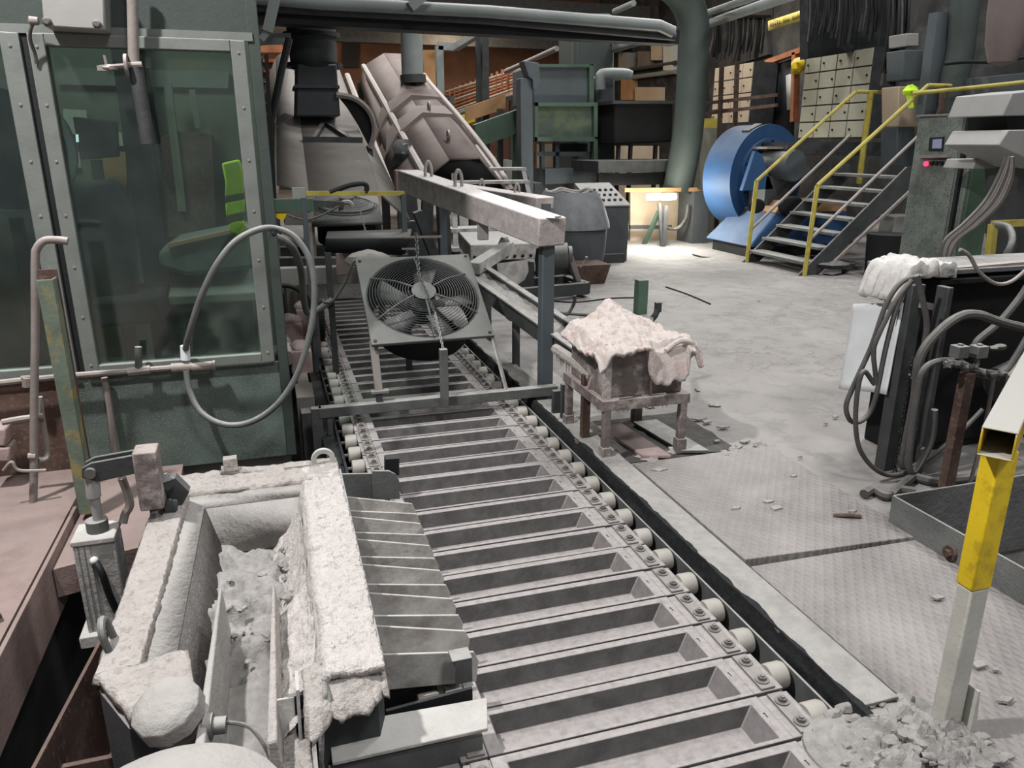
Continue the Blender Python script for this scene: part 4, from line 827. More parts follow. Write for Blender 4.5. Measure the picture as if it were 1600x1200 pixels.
for fr in (.55, .80):
    k = PB.lerp(fe, fr) + V((.0, 0, .165)); m = MB(); m.tube([k + V((-.025, 0, -.01)), k + V((-.022, .0, .07)), k + V((0, .0, .11)), k + V((.022, 0, .07)), k + V((.025, .0, -.01))], .013, n=6); part('lifting_eye', m, M_launder, t)
m = MB(); q = V((0, 0, .11)); m.ell(e + V((0, .05, .16)), .07, .08, .015, n=12, m=6, amp=.5); part('dust_cap', m, M_white, t, label='bright white dust on the beam end')
t = thing('rear_launder', 'paler second launder behind the white launder beam', 'beam', (1.9, 6.0, .9))
a = W(852, 318, y=5.9); b = W(690, 292, y=7.4); m = MB(); m.bar(a, b, .18, .10); part('beam', m, M_launder, t, bevel=.01)
for (px, py, yy) in [(753, 292, 6.9), (808, 300, 6.3)]:
    k = W(px, py, y=yy); m = MB(); m.tube([k + V((-.02, 0, -.03)), k + V((-.015, 0, .04)), k + V((0, 0, .065)), k + V((.015, 0, .04)), k + V((.02, 0, -.03))], .011, n=6); part('lifting_eye', m, M_launder, t)
m = MB(); m.bar((a.x, a.y, 0), (a.x, a.y, a.z), .07); part('leg', m, M_mgrey, t)
m = MB(); m.bar((b.x, b.y, 0), (b.x, b.y, b.z), .07); part('leg', m, M_mgrey, t)
# ladle pot and control desk
t = thing('ladle_pot', 'dark grey ladle pot beside the launder beam', 'pot', (3.7, 9.0, 0))
pc = W(890, 352, y=9.0); k = .475
m = MB(); m.lathe([(k * .66, .42), (k * .69, .43), (k * .86, .30), (k * 1.03, .05), (k * 1.04, .0), (k * .9, .0)], pc - V((0, 0, .02)), (0, 0, 1), n=36, cap=False); m.lathe([(0, .38), (k * .66, .40), (k * .67, .42)], pc - V((0, 0, .02)), n=36, cap=False); part('collar', m, M_pot, t)
m = MB(); m.tube([pc + V((math.cos(q) * k * .62, math.sin(q) * k * .62, .41 + .02 * math.sin(q * 5))) for q in (i * .4 for i in range(14))], .018, n=6); part('rim_bead', m, M_crust, t)
m = MB(); m.lathe([(k * .85, 0), (k * .95, .3), (k * .98, pc.z - .02)], (pc.x, pc.y, 0), n=36, cap=True); part('body', m, M_cab, t)
t = thing('control_desk', 'dark control cabinet with slanted button top beside the ladle pot', 'control desk', (4.4, 9.7, 0))
q = [W(935, 296, y=9.7), W(962, 293, y=9.7), W(984, 318, y=9.7), W(984, 322, y=9.7), W(945, 322, y=9.7)]
x0, x1 = W(905, 330, y=9.7).x, W(983, 330, y=9.7).x; z1 = W(983, 322, y=9.7).z
m = MB(); m.box(x0, x1, 9.7, 10.4, 0, z1); part('body', m, M_cab, t, bevel=.01)
m = MB(); m.hexa([V(p) for p in [(x0 + .2, 9.68, z1), (x1 + .01, 9.68, z1), (x1 + .01, 10.4, z1), (x0 + .2, 10.4, z1), (x0 + .2, 9.68, z1 + .02), (x1 + .01, 9.68, z1 + .02), (x1 + .01, 10.4, z1 + .28), (x0 + .2, 10.4, z1 + .28)]]); part('top', m, M_gbox, t, bevel=.006)
for i in range(4):
    for j in range(3):
        xx = x1 - .08 - i * .085; yy = 9.82 + j * .16; zz = z1 + .02 + (yy - 9.68) / .72 * .26; m = MB(); m.cyl((xx, yy, zz - .01), (xx, yy - .01, zz + .02), .022, n=10); part('button', m, M_dark, t)
# dusty frame with drum, channel chute and red box behind the launder post
t = thing('stirrer_drive', 'dusty motor drive with white arm behind the launder post', 'motor', (3.0, 7.7, 0))
c0 = W(873, 400, y=7.7); m = MB(); m.cyl(c0 + V((-.10, 0, 0)), c0 + V((.08, -.06, .01)), .135, n=20); m.cyl(c0 + V((.08, -.06, .01)), c0 + V((.12, -.07, .01)), .10, n=20); part('drum', m, M_steel, t, bevel=.004)
m = MB(); m.bar(W(888, 396, y=7.6), W(903, 440, y=7.6), .09, .06); part('arm', m, M_hood, t, bevel=.01)
m = MB(); a = W(895, 440, y=7.7); m.box(a.x - .5, a.x + .15, 7.6, 7.9, 0, .06); m.bar((a.x, 7.7, 0), (a.x, 7.7, a.z), .08); part('base', m, M_dsteel, t)
m = MB(); m.bar(W(907, 418, y=7.8), W(915, 405, y=7.8), .015); m.ell(W(916, 403, y=7.8), .02, .02, .02, n=8, m=6); part('lever', m, M_pipe, t)
m = MB(); a = W(900, 450, y=8.2); b = W(948, 450, y=8.2); z2 = W(930, 412, y=8.2).z; m.hexa([V(p) for p in [(a.x, 8.15, 0), (b.x - .05, 8.15, 0), (b.x - .05, 8.45, 0), (a.x, 8.45, 0), (a.x - .05, 8.1, z2), (b.x, 8.1, z2), (b.x, 8.5, z2), (a.x - .05, 8.5, z2)]]); solo('reddish_skip', m, M_rust, 'reddish brown tapered skip in front of the control cabinet', 'skip', bevel=.005)
t = thing('low_frame', 'low dark steel frame on the floor behind the chute', 'frame', (2.4, 6.2, 0))
m = MB(); a = W(790, 462, z=.10); b = W(917, 450, z=.10); m.bar(a, b, .08, .12); m.bar(a + V((-.1, .5, 0)), b + V((-.05, .5, 0)), .08, .12); m.bar(b, b + V((-.05, .5, 0)), .08, .12); part('rails', m, M_dsteel, t)
m = MB(); q = [W(778, 430, y=6.5), W(826, 424, y=6.5), W(820, 437, y=6.5), W(806, 447, y=6.5)]; m.prism(q, (0, .03, .1)); part('tilted_plate', m, M_lblade, t)
t = thing('mould_sections', 'pale ribbed steel slab with bolt heads behind the fan', 'slab', (2.2, 7.6, .4))
m = MB(); q = [W(735, 383, y=7.6), W(840, 380, y=7.6), W(836, 405, y=7.6), W(735, 408, y=7.6)]; m.prism(q, (0, .5, .08)); part('slab', m, M_lblade, t, bevel=.01)
for i in range(8):
    m = MB(); m.ell(W(742 + i * 12.5, 402 - i * .4, y=7.59), .018, .012, .018, n=8, m=6); part('bolt_head', m, M_dark, t)
m = MB(); a = W(745, 408, y=7.8); b = W(830, 406, y=7.8); m.box(a.x, b.x, 7.7, 8.0, 0, a.z - .02); part('plinth', m, M_dsteel, t)
t = thing('far_conveyor', 'sloping conveyor of pale slats under the pinkish hood', 'conveyor', (2.6, 9.5, 0))
for i in range(6):
    yy = 8.6 + i * .5; z = .42 + i * .16; m = MB(); x0 = W(705, 350, y=yy).x; m.box(x0, x0 + 1.15, yy, yy + .32, z - .04, z); part('slat', m, M_lblade, t)
for dx in (.05, 1.10):
    m = MB(); x0 = W(705, 350, y=8.6).x; x1 = W(705, 350, y=11.1).x; m.bar((x0 + dx, 8.6, .33), (x1 + dx, 11.1, 1.13), .06, .1); part('side_rail', m, M_dsteel, t)
    m = MB(); m.bar((x0 + dx, 8.7, 0), (x0 + dx, 8.7, .36), .08); part('leg', m, M_dsteel, t)
    m = MB(); m.bar((x1 + dx, 11, 0), (x1 + dx, 11, 1.1), .08); part('leg', m, M_dsteel, t)
t = thing('angle_arm', 'pale angled steel arm behind the fan', 'arm', W(760, 420, y=5.9))
m = MB(); m.bar(W(740, 420, y=5.7), W(795, 385, y=6.4), .10, .09); part('arm', m, M_lblade, t, bevel=.004)
m = MB(); m.ell(W(788, 380, y=6.4), .05, .04, .05, n=8, m=6, amp=.6); part('clamp', m, M_steel, t)
a = W(760, 418, y=5.95); m = MB(); m.bar((a.x, a.y, 0), a, .06); part('leg', m, M_steel, t)
t = thing('drain_chute', 'sloping steel channel chute leading down to the crusted box', 'chute', (1.8, 4.6, 0))
a = W(742, 432, y=5.75); b = W(920, 556, y=4.15)
d = (b - a).normalized(); sd = d.cross(V((0, 0, 1))).normalized(); up = sd.cross(d)
m = MB(); m.bar(a - up * .05 , b - up * .05, .2, .012); m.bar(a - sd * .10, b - sd * .10, .012, .12); m.bar(a + sd * .10, b + sd * .10, .012, .12); part('channel', m, M_dsteel, t, bevel=.002)
m = MB(); m.bar(a - sd * .105 + up * .06, b - sd * .105 + up * .06, .05, .012); m.bar(a + sd * .105 + up * .06, b + sd * .105 + up * .06, .05, .012); part('flange', m, M_beam, t)
m = MB(); m.grid(lambda u, v: a.lerp(b, u) + sd * (v - .5) * .19 + up * (.02 + .02 * nz(u * 9, v * 2, 0, 2, 4)), 60, 8); part('dust_fill', m, M_dross, t)
k = a.lerp(b, .42); g0 = W(818, 568, z=0)
m = MB(); m.bar((k.x, k.y, 0), (k.x, k.y, k.z - .07), .045); m.cbox((k.x, k.y, k.z - .09), .12, .10, .02); part('leg', m, M_steel, t)
m = MB(); m.tube([b + V((-.05, .05, .05)), W(940, 545, y=4.1), W(948, 555, y=3.95), W(955, 535, y=3.95), W(975, 490, y=3.95)], .02, n=6); part('pour_lip', m, M_crust, t)
m = MB(); m.grid(lambda u, v: V(W(925 + u * 60, 548 - 58 * max(0, u - .25) - (0 if v else -8) + 16 * math.sin(u * 3), y=4.05 + v * .05)) + V((0, 0, -.05 * v)), 14, 2); part('splash_plate', m, M_dsteel, t, solid=.012)
for i, pts in enumerate([[(862, 500), (885, 492), (897, 474), (898, 462)], [(862, 488), (900, 491), (938, 494), (941, 487)]]):
    m = MB(); m.tube([W(px, py, y=4.75) for px, py in pts], .011, n=6, sm=3); solo('hooked_rod', m, M_dsteel, ['bent rod rising from the chute behind the post', 'long hooked rod lying across the chute'][i], 'rod')
a = W(1000, 490, z=0); m = MB(); zt = W(1000, 437, y=a.y).z; m.box(a.x - .05, a.x + .05, a.y - .05, a.y + .05, 0, zt); solo('floor_bollard', m, M_mgreen, 'dark green square bollard on the open floor', 'bollard', bevel=.004)
m = MB(); m.tube([W(1005, 530, y=3.7), W(1014, 510, y=3.95), W(1018, 500, y=4.2), W(1024, 492, y=4.2), W(1027, 484, y=4.2)], .02, n=8); m.cbox(W(1028, 480, y=4.2), .035, .03, .06); solo('handle_stub', m, M_dsteel, 'dark bent handle sticking up behind the pink blanket', 'handle')
# crusted box on legs with pink blanket
t = thing('crusted_box', 'crusted slag box on a leg frame beside the conveyor beam', 'box', (1.75, 3.5, 0))
bx0, bx1, by0, by1, bz0, bz1 = 1.52, 1.945, 3.33, 3.80, .335, .60
m = MB(); m.box(bx0, bx1, by0, by1, bz0, bz1); part('box', m, M_boxcart, t, bevel=.008)
m = MB(); m.box(bx0 - .012, bx0 + .025, by0 - .012, by0 + .02, bz0, bz1 + .02); m.box(bx0 + .24, bx0 + .25, by0 - .008, by0, bz0, bz1); part('corner_strip', m, M_crust, t)
m = MB(); m.box(bx0 - .03, bx1 + .03, by0 - .04, by0 + .0, bz0 - .05, bz0); m.box(bx0 - .03, bx1 + .03, by1, by1 + .04, bz0 - .05, bz0); m.box(bx1 - .01, bx1 + .03, by0, by1, bz0 - .05, bz0); m.box(bx0 - .03, bx0 + .01, by0, by1, bz0 - .05, bz0); part('frame', m, M_boxcart, t)
m = MB()
for k in range(46):
    xx = bx0 - .02 + random.random() * .36; m.cyl((xx, by0 - .03, bz0), (xx, by0 - .035, bz0 - random.uniform(.02, .065)), .007, .002, n=5)
part('drips', m, M_crust, t, label='row of hardened white drips')['kind'] = 'stuff'
for xx, yy in ((bx0, by0 - .02), (bx1, by0 - .02), (bx0, by1 + .02), (bx1, by1 + .02)):
    m = MB(); m.bar((xx, yy, 0.0), (xx, yy, bz0 - .05), .038); m.cbox((xx, yy, .05), .052, .052, .08); part('leg', m, M_boxcart, t, bevel=.003)
m = MB()
CB = [(905, 545), (970, 487), (1083, 545)]
def blk(u, v):
    x = 1.455 + u * .53; yy = 3.27 + v * .52
    pk = max(0, 1 - abs(u - .42 - .1 * v) * 2.4) ; z = .600 + .13 * pk * (.25 + .75 * v) + .03 * nz(x, yy, 0, 7, 4) + .016 * (abs(nz(x, yy, 2, 11, 3)) - .2) + .008 * nz(x, yy, 2, 40, 4)
    if v < .12: z -= (.12 - v) * (.3 + .8 * max(0, nz(x * 6, 3, 0, 1.3)) + (1.0 if .5 < u < .85 else 0))
    if u > .92: z -= (u - .92) * .5
    if u < .1: z -= (.1 - u) * .5
    return V((x + (.03 * (1 - v) if u > .8 else 0), yy - .02 * (v < .1), z))
m.grid(blk, 130, 90); solo('fibre_blanket', m, M_blanket, 'pinkish white crumpled fibre blanket over the crusted box', 'blanket', solid=.02)
m = MB(); m.tube([W(1040, 548, y=3.28), W(1062, 533, y=3.28), W(1081, 536, y=3.28), W(1083, 550, y=3.28), W(1065, 566, y=3.30)], .014, n=8); solo('blanket_roll', m, M_blanket, 'rolled dark-edged fold at the right end of the blanket', 'fold')
t = thing('guard_stakes', 'rusty stakes and crusted arm standing on the conveyor beam', 'stakes', (1.5, 3.6, .04))
for (px0, py0, px1, py1, yy, w_) in [(913, 692, 911, 585, 3.58, .045), (881, 655, 880, 600, 3.9, .04), (868, 660, 866, 610, 4.0, .045)]:
    a, b = W(px0, py0, y=yy), W(px1, py1, y=yy); m = MB(); m.bar((a.x, yy, .04), (a.x, yy, b.z), w_, w_ * .8); part('stake', m, M_rust if py0 > 680 else M_dsteel, t, bevel=.003)
m = MB(); a, b = W(868, 545, y=4.05), W(925, 590, y=3.55); m.tube([a, a.lerp(b, .5) + V((0, 0, .01)), b], .03, n=8)
for k in range(20):
    q = a.lerp(b, random.random()); m.cyl(q, q - V((0, 0, random.uniform(.04, .09))), .008, .002, n=5)
part('crusted_arm', m, M_crust, t)
m = MB(); q = [W(925, 590, y=3.5), W(945, 620, y=3.5), W(950, 640, y=3.5), W(935, 640, y=3.5), W(918, 610, y=3.5)]; m.prism(q, (0, .02, 0)); part('red_flap', m, M_lum, t)
# rubble and grating under the cart
def slab_floor(u, v):
    x = 1.64 + u * .62; yy = 3.26 + v * .62; return V((x, yy, .004 + .012 * max(0, nz(x, yy, 0, 9, 4))))
m = MB(); m.grid(slab_floor, 40, 40); solo('slag_crust_shadow', m, M_slag, 'slag crust on the floor, darkened as the box frame shadow', 'crust')
for i in range(2):
    m = MB(); x0 = 1.72 + i * .22; m.hexa([V(p) for p in [(x0, 3.28, .012), (x0 + .14, 3.24, .012), (x0 + .10, 3.75, .012), (x0 - .05, 3.75, .012), (x0, 3.28, .03), (x0 + .14, 3.24, .03), (x0 + .10, 3.75, .03), (x0 - .05, 3.75, .03)]]); solo('loose_plate', m, [M_tan, M_steel][i] if 0 else [M_lum, M_steel][i], ['reddish', 'grey'][i] + ' loose plate lying under the crusted box', 'plate', bevel=.003)
for i in range(26):
    a_ = random.random(); x = 1.66 + a_ * .75; yy = 3.20 + random.random() * .15 if random.random() < .5 else 3.9 + random.random() * .4; s = random.uniform(.012, .035); m = MB(); m.ell((x + (.25 if yy > 3.5 else 0), yy, .008), s * 1.3, s, s * .5, n=6, m=4, amp=1); solo('slag_flake', m, M_crust, 'pale slag flake scattered round the legs of the crusted box', 'slag', 'slag flakes round the crusted box', sharp=20)

for i, pts in enumerate([[(862, 470), (900, 472), (955, 466), (992, 465)], [(1040, 448), (1075, 460), (1110, 475)]]):
    m = MB(); m.tube([W(px, py, z=.008) for px, py in pts], .008, n=5); solo('floor_cable', m, M_dark, ['thin dark cable on the floor left of the green bollard', 'thin dark cable on the open floor right of the green bollard'][i], 'cable')
# ------------------------------------------------------------------ background of the hall
def pp(pts, y, d=.3, mb=None):
    m = mb or MB(); m.prism([W(px, py, y=y) for px, py in pts], d if isinstance(d, (tuple, V)) else (0, d, 0)); return m
def rc(x0, y0, x1, y1): return [(x0, y0), (x1, y0), (x1, y1), (x0, y1)]
def one(name, pts, y, d, mm, label, cat, group=None, bevel=0): return solo(name, pp(pts, y, d), mm, label, cat, group, bevel=bevel)
def pipe(name, pts, y, r, mm, label, cat='pipe', group=None, n=10, sm=4):
    m = MB(); m.tube([W(p[0], p[1], y=(p[2] if len(p) > 2 else y)) for p in pts], r, n=n, sm=sm); return solo(name, m, mm, label, cat, group)
# ---- first cooling hood
def hood(name, label, base, front, rear, yf, yr, mm, collars, cm):
    t = thing(name, label, 'hood', base)
    Fp = [W(px, py, y=yf) for px, py in front]; Rp = [W(px, py, y=yr) for px, py in rear]
    nn = len(Fp)
    for k in range(nn - 1):
        m = MB(); m.add([Fp[k], Fp[k + 1], Rp[k + 1], Rp[k]], [(0, 1, 2, 3)]); part('sheet_panel', m, mm, t, solid=.03)
    for f0, f1, g in collars:
        m = MB(); a = [p.lerp(q, f0) for p, q in zip(Fp, Rp)]; b = [p.lerp(q, f1) for p, q in zip(Fp, Rp)]
        ctr = sum(a, V((0, 0, 0))) / nn; up = V((0, 0, g))
        m.loft([a, [p + (p - ctr).normalized() * g for p in a], [p + (p - ctr).normalized() * g for p in b], b], cap=False, closed=False); part('collar', m, cm, t)
    return t, Fp, Rp
t, Fp, Rp = hood('cooling_hood', 'long grey cooling hood with black duct left of centre', (.8, 10, 0), [(428, 335), (434, 290), (483, 300), (592, 300), (640, 345)], [(402, 170), (432, 90), (455, 72), (515, 72), (545, 150)], 7.6, 15, M_hood, [], M_hood)
def pyof(p):
    d_ = p - V((0, 0, CAM_H)); return 600 - FPX * d_.dot(_u) / d_.dot(_f)
def kat(py):
    lo_, hi_ = 0., 1.
    for _ in range(30):
        md = (lo_ + hi_) / 2
        if pyof(Fp[2].lerp(Rp[2], md)) > py: lo_ = md
        else: hi_ = md
    return lo_
kb, ka = kat(224), kat(198)
m = MB(); a, b = Fp[2].lerp(Rp[2], kb) + V((0, 0, .04)), Fp[3].lerp(Rp[3], kb) + V((0, 0, .04)); m.bar(a, b, .06, .06); mid = (a + b) / 2; k = Fp[2].lerp(Rp[2], .55).lerp(Fp[3].lerp(Rp[3], .55), .5)
a2, b2 = a.lerp(b, .18), a.lerp(b, .80); ap = Fp[2].lerp(Rp[2], ka).lerp(Fp[3].lerp(Rp[3], ka), .42) + V((0, 0, .05)); m.bar(a2, ap, .05); m.bar(b2, ap, .05); part('lifting_frame', m, M_dsteel, t)
m = MB()
for k in (.30, .52, .72):
    m2 = MB(); m2.bar(Fp[1].lerp(Rp[1], k), Fp[2].lerp(Rp[2], k), .05, .05); part('side_rib', m2, M_hood, t)
for k in (0, .5, 1):
    m = MB(); q = Fp[0].lerp(Rp[0], k); m.bar((q.x, q.y, 0), q, .1); part('leg', m, M_dsteel, t); m = MB(); q = Fp[4].lerp(Rp[4], k); m.bar((q.x, q.y, 0), q, .1); part('leg', m, M_dsteel, t)
t = thing('black_duct', 'thick black flanged duct rising from the grey hood', 'duct', W(498, 180, y=9.6))
part('square_base', pp([(464, 100), (526, 100), (532, 182), (462, 182)], 9.6, .6), M_duct, t, bevel=.02)
c0, c1 = W(491, 104, y=9.9), W(478, -60, y=9.9); m = MB(); m.cyl(c0, c1, .265, .30, n=28); part('pipe', m, M_duct, t)
for py, xx in ((103, 491), (56, 487), (17, 484)):
    q = W(xx, py, y=9.9); m = MB(); m.lathe([(.27, -.025), (.325, -.025), (.325, .025), (.27, .025)], q, (c1 - c0), n=28, cap=False); part('flange', m, M_dark, t)
m = MB(); q = pp([(460, 132), (530, 133), (531, 138), (460, 137)], 9.56, .68); part('square_flange', q, M_dsteel, t)
t = thing('arched_side_door', 'dark arched side door with pale rim right of the black duct', 'door', W(560, 235, y=9.6))
arc = [(530, 152), (548, 155), (565, 165), (578, 182), (582, 205), (577, 228), (560, 195), (543, 168)]
part('leaf', pp(arc, 9.6, .06), M_black, t)
m = MB(); m.tube([W(px, py, y=9.58) for px, py in [(525, 148), (548, 152), (566, 162), (580, 180), (585, 205), (578, 232)]], .035, n=6); part('rim', m, M_pipe, t)
m = MB(); q = W(577, 228, y=9.63); m.bar((q.x, q.y, 0), q, .07); part('support', m, M_dsteel, t)
t = thing('cable_ladder', 'dark vertical cable ladder at the cabin side of the grey hood', 'cable ladder', W(425, 330, y=6.9))
m = MB(); m.bar(W(416, 85, y=6.9), W(431, 345, y=6.9), .03); m.bar(W(407, 85, y=6.95), W(422, 345, y=6.95), .03); part('rails', m, M_dark, t)
for k in range(15):
    f_ = k / 14; m = MB(); m.bar(W(407 + 15 * f_, 90 + 250 * f_, y=6.92), W(419 + 15 * f_, 88 + 250 * f_, y=6.92), .02); part('rung', m, M_pipe, t)
m = MB(); q = W(426, 345, y=6.9); m.bar((q.x, q.y, 0), q, .05); part('foot', m, M_dark, t)
m = MB(); m.tube([W(px, py, y=7.1) for px, py in [(452, 60), (440, 110), (432, 150), (424, 190)]], .03, n=8); part('cable', m, M_dark, t)
# ---- second cooling hood
t, Fp, Rp = hood('cooling_hood', 'pinkish brown octagonal cooling hood sloping down at centre', (2.2, 13, 0), [(628, 330), (666, 279), (702, 249), (749, 247), (796, 303)], [(563, 130), (568, 104), (600, 84), (628, 85), (662, 118)], 11, 17.5, M_hood2, [(.30, .38, .09), (.46, .54, .09)], M_hood2)
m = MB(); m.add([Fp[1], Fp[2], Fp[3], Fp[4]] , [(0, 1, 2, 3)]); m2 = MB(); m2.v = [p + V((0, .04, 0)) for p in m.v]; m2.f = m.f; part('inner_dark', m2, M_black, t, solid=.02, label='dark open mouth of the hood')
for side in (0, 4):
    for k in (0, .35, .7, 1):
        q = Fp[side].lerp(Rp[side], k); m = MB(); m.bar((q.x, q.y, 0), q, .12); part('leg', m, M_dsteel, t)
m = MB(); m.cyl(Fp[1], Rp[1], .06, n=8); part('side_rail', m, M_pipe, t); m = MB(); m.cyl(Fp[4], Rp[4], .06, n=8); part('side_rail', m, M_pipe, t)
m = MB(); m.cyl(Fp[0].lerp(Fp[1], .4) - V((.25, 0, 0)), Rp[0].lerp(Rp[1], .4) - V((.3, 0, 0)), .07, n=8); part('lower_rail', m, M_pipe, t)
for k in (.10, .33):
    q = Fp[2].lerp(Rp[2], k).lerp(Fp[3].lerp(Rp[3], k), .3); m = MB(); m.annulus(q + V((0, 0, .12)), (1, 0, 0), .04, .08, .03, 12); m.bar(q, q + V((0, 0, .06)), .04); part('lifting_eye', m, M_pipe, t)
t = thing('grey_duct', 'smooth grey duct standing on the pinkish hood', 'duct', W(645, 130, y=15))
m = MB(); m.cyl(W(645, 128, y=15), W(642, 20, y=15), .20, n=24); part('pipe', m, M_duct2, t); m = MB(); m.cyl(W(646, 130, y=15), W(645, 117, y=15), .235, n=24); part('collar', m, M_dsteel, t)
pipe('hood_guard_rail', [(664, 122, 17), (715, 180, 14.5), (770, 250, 12.2), (800, 300, 11)], 0, .05, M_pipe, 'pale rail following the right side of the pinkish hood', 'rail', sm=2)
m = MB(); m.ell(W(632, 240, y=12.2), .18, .15, .2, n=10, m=8, amp=.7); q = W(632, 250, y=12.2); m.bar((q.x, q.y, 0), q, .08); solo('drive_unit', m, M_dsteel, 'dark knobby drive unit between the two hoods', 'drive')
for i, (x0, y0, x1, y1, y) in enumerate([(640, 300, 655, 440, 8.5), (652, 330, 690, 430, 8.0), (690, 300, 697, 420, 8.5), (668, 310, 664, 440, 9)]):
    m = MB(); m.bar(W(x0, y0, y=y), W(x1, y1, y=y), .13, .09); q = W(x1, y1, y=y); m.bar(q, (q.x, q.y, 0), .1); solo('support_leg', m, M_dsteel, ['steel leg under the near end of the pinkish hood', 'slanted brace leg behind the fan', 'thin upright leg behind the launder beam', 'dark upright right behind the fan'][i], 'leg')
# ---- objects just behind the fan
t = thing('yellow_bar', 'thin yellow crossbar behind the fan', 'bar', W(550, 302, y=5.6))
m = MB(); m.bar(W(470, 302, y=5.6), W(632, 302, y=5.6), .03, .03); part('bar', m, M_yrail, t)
for px in (474, 630):
    q = W(px, 303, y=5.6); m = MB(); m.bar((q.x, q.y, -.2), q, .035); part('support', m, M_mgrey, t)
m = MB(); q = W(467, 301, y=5.6); m.cbox(q, .09, .04, .07); part('clip', m, M_gbox, t)
pipe('bent_tool', [(515, 301), (545, 290), (568, 287), (573, 292), (572, 302)], 5.6, .018, M_dark, 'black bent bar behind the yellow crossbar', 'bar')
t = thing('rear_fan', 'second square fan lying behind the yellow bar', 'fan', W(540, 345, y=6.5))
B = [W(487, 352, y=6.2), W(598, 348, y=6.2), W(590, 308, y=7.0), W(492, 310, y=7.0)]
bc = sum(B, V((0, 0, 0))) / 4; bx = (B[1] - B[0]).normalized(); bn = bx.cross(B[3] - B[0]).normalized(); by = bn.cross(bx)
m = MB(); m.add(B, [(0, 1, 2, 3)]); part('panel', m, M_fanplate, t, solid=.03)
m = MB(); m.lathe([(.24, .0), (.22, .05), (.06, .085), (0, .085)], bc, bn, n=28, cap=False); gd = part('guard', m, M_dsteel, t)
for k in range(1, 9):
    r = .06 + .19 * k / 8; m = MB(); m.tube([bc + bx * r * math.cos(q) + by * r * math.sin(q) + bn * (.09 - .06 * (k / 8) ** 2) for q in (2 * math.pi * i / 24 for i in range(24))], .004, n=4, sm=0, closed=True); part('guard_ring', m, M_fanplate, gd)
m = MB(); m.cyl(bc - bn * .25, bc, .25, n=24); part('shroud', m, M_black, t)
m = MB(); m.cyl(bc + bn * .085, bc + bn * .11, .06, n=16); part('hub', m, M_fanplate, t)
for xx in (B[0], B[1]):
    m = MB(); m.bar((xx.x, xx.y + .3, -.2), xx + V((0, .3, .03)), .05); part('leg', m, M_dsteel, t)
t = thing('tilted_tray', 'tilted grey steel tray just behind the big fan', 'tray', W(572, 390, y=5.3))
m = MB(); a = [W(509, 373, y=5.3), W(640, 372, y=5.3), W(643, 359, y=5.75), W(512, 363, y=5.75)]; m.add(a, [(0, 1, 2, 3)]); part('lid', m, M_fanplate, t, solid=.012)
m = MB(); a = [W(509, 373, y=5.3), W(640, 372, y=5.3), W(632, 398, y=5.35), W(508, 394, y=5.35)]; m.add(a, [(0, 1, 2, 3)]); part('front', m, M_dark, t, solid=.012)
q = W(512, 394, y=5.35); m = MB(); m.bar(q, (q.x, q.y, -.2), .04); q = W(632, 397, y=5.35); m.bar(q, (q.x, q.y, -.2), .04); part('legs', m, M_dsteel, t)
m = MB(); m.bar(W(630, 371, y=5.3), W(690, 370, y=5.3), .014); m.bar(W(628, 389, y=5.3), W(655, 389, y=5.3), .012); part('side_rod', m, M_pipe, t)
t = thing('reach_arm', 'dark jointed arm reaching from the cabin toward the rear fan', 'arm', W(455, 325, y=6.0))
m = MB(); m.bar(W(418, 321, y=6.0), W(490, 320, y=6.0), .08, .09); part('thick_section', m, M_mgreen, t); m = MB(); m.bar(W(488, 318, y=6.0), W(535, 320, y=6.1), .05, .05); part('thin_section', m, M_dsteel, t)
m = MB(); m.tube([W(450, 336, y=5.95), W(475, 343, y=5.95), W(500, 337, y=5.95), W(530, 322, y=5.95)], .008, n=6); part('cable', m, M_cable, t); q = W(478, 325, y=6.0); m = MB(); m.bar(q, (q.x, q.y, -.2), .06); part('support', m, M_pipe, t)
m = MB(); m.tube([W(533, 330, y=6.1), W(535, 318, y=6.1), W(545, 316, y=6.1), W(550, 322, y=6.1)], .02, n=7); part('hook_end', m, M_pipe, t)
m = MB(); m.cbox(W(440, 332, y=6.0), .07, .05, .10, 0, Matrix.Rotation(R(30), 3, 'Y')); part('yellow_handle', m, M_yellow, t, label='small yellow handle')
one('side_box', rc(445, 330, 480, 352), 6.6, V((0, .3, -.0)), M_hood, 'pale box with cable loop left of the rear fan', 'box'); 
t = thing('machine_frame', 'dusty horizontal machine frame left of the big fan', 'frame', W(500, 450, y=6))
for (x0, y0, x1, y1, y, mm) in [(434, 415, 570, 414, 6.2, M_dsteel), (434, 432, 560, 428, 5.9, M_hood), (434, 398, 540, 396, 6.5, M_dsteel)]:
    m = MB(); m.bar(W(x0, y0, y=y), W(x1, y1, y=y), .10, .13); part('rail', m, mm, t, bevel=.005)
for (px, y) in [(482, 6.3), (425, 6.3)]:
    q = W(px, 330, y=y); m = MB(); m.bar((q.x, y, -.3), q, .07); part('upright', m, M_hood, t)
m = MB(); q = [(526, 396), (556, 392), (560, 400), (545, 430), (528, 432)]; pp(q, 5.6, .12, m); part('cover', m, M_lum, t, bevel=.01)
m = MB(); m.ell(W(575, 405, y=5.2), .14, .10, .06, n=12, m=8, amp=.3); part('dust_lump', m, M_hood, t)
pipe('sagging_hose', [(425, 368, 4.3), (455, 385, 4.6), (470, 420, 5), (475, 470, 5.2), (485, 490, 5.3), (520, 468, 5.3)], 5, .022, M_hose, 'grey hose sagging behind the loop at the cabin corner', 'hose')
pipe('thin_cable', [(425, 448), (450, 446), (470, 455), (482, 470), (486, 485)], 5.5, .018, M_dark, 'black cable drooping from the cabin corner to the bearing frame', 'cable')
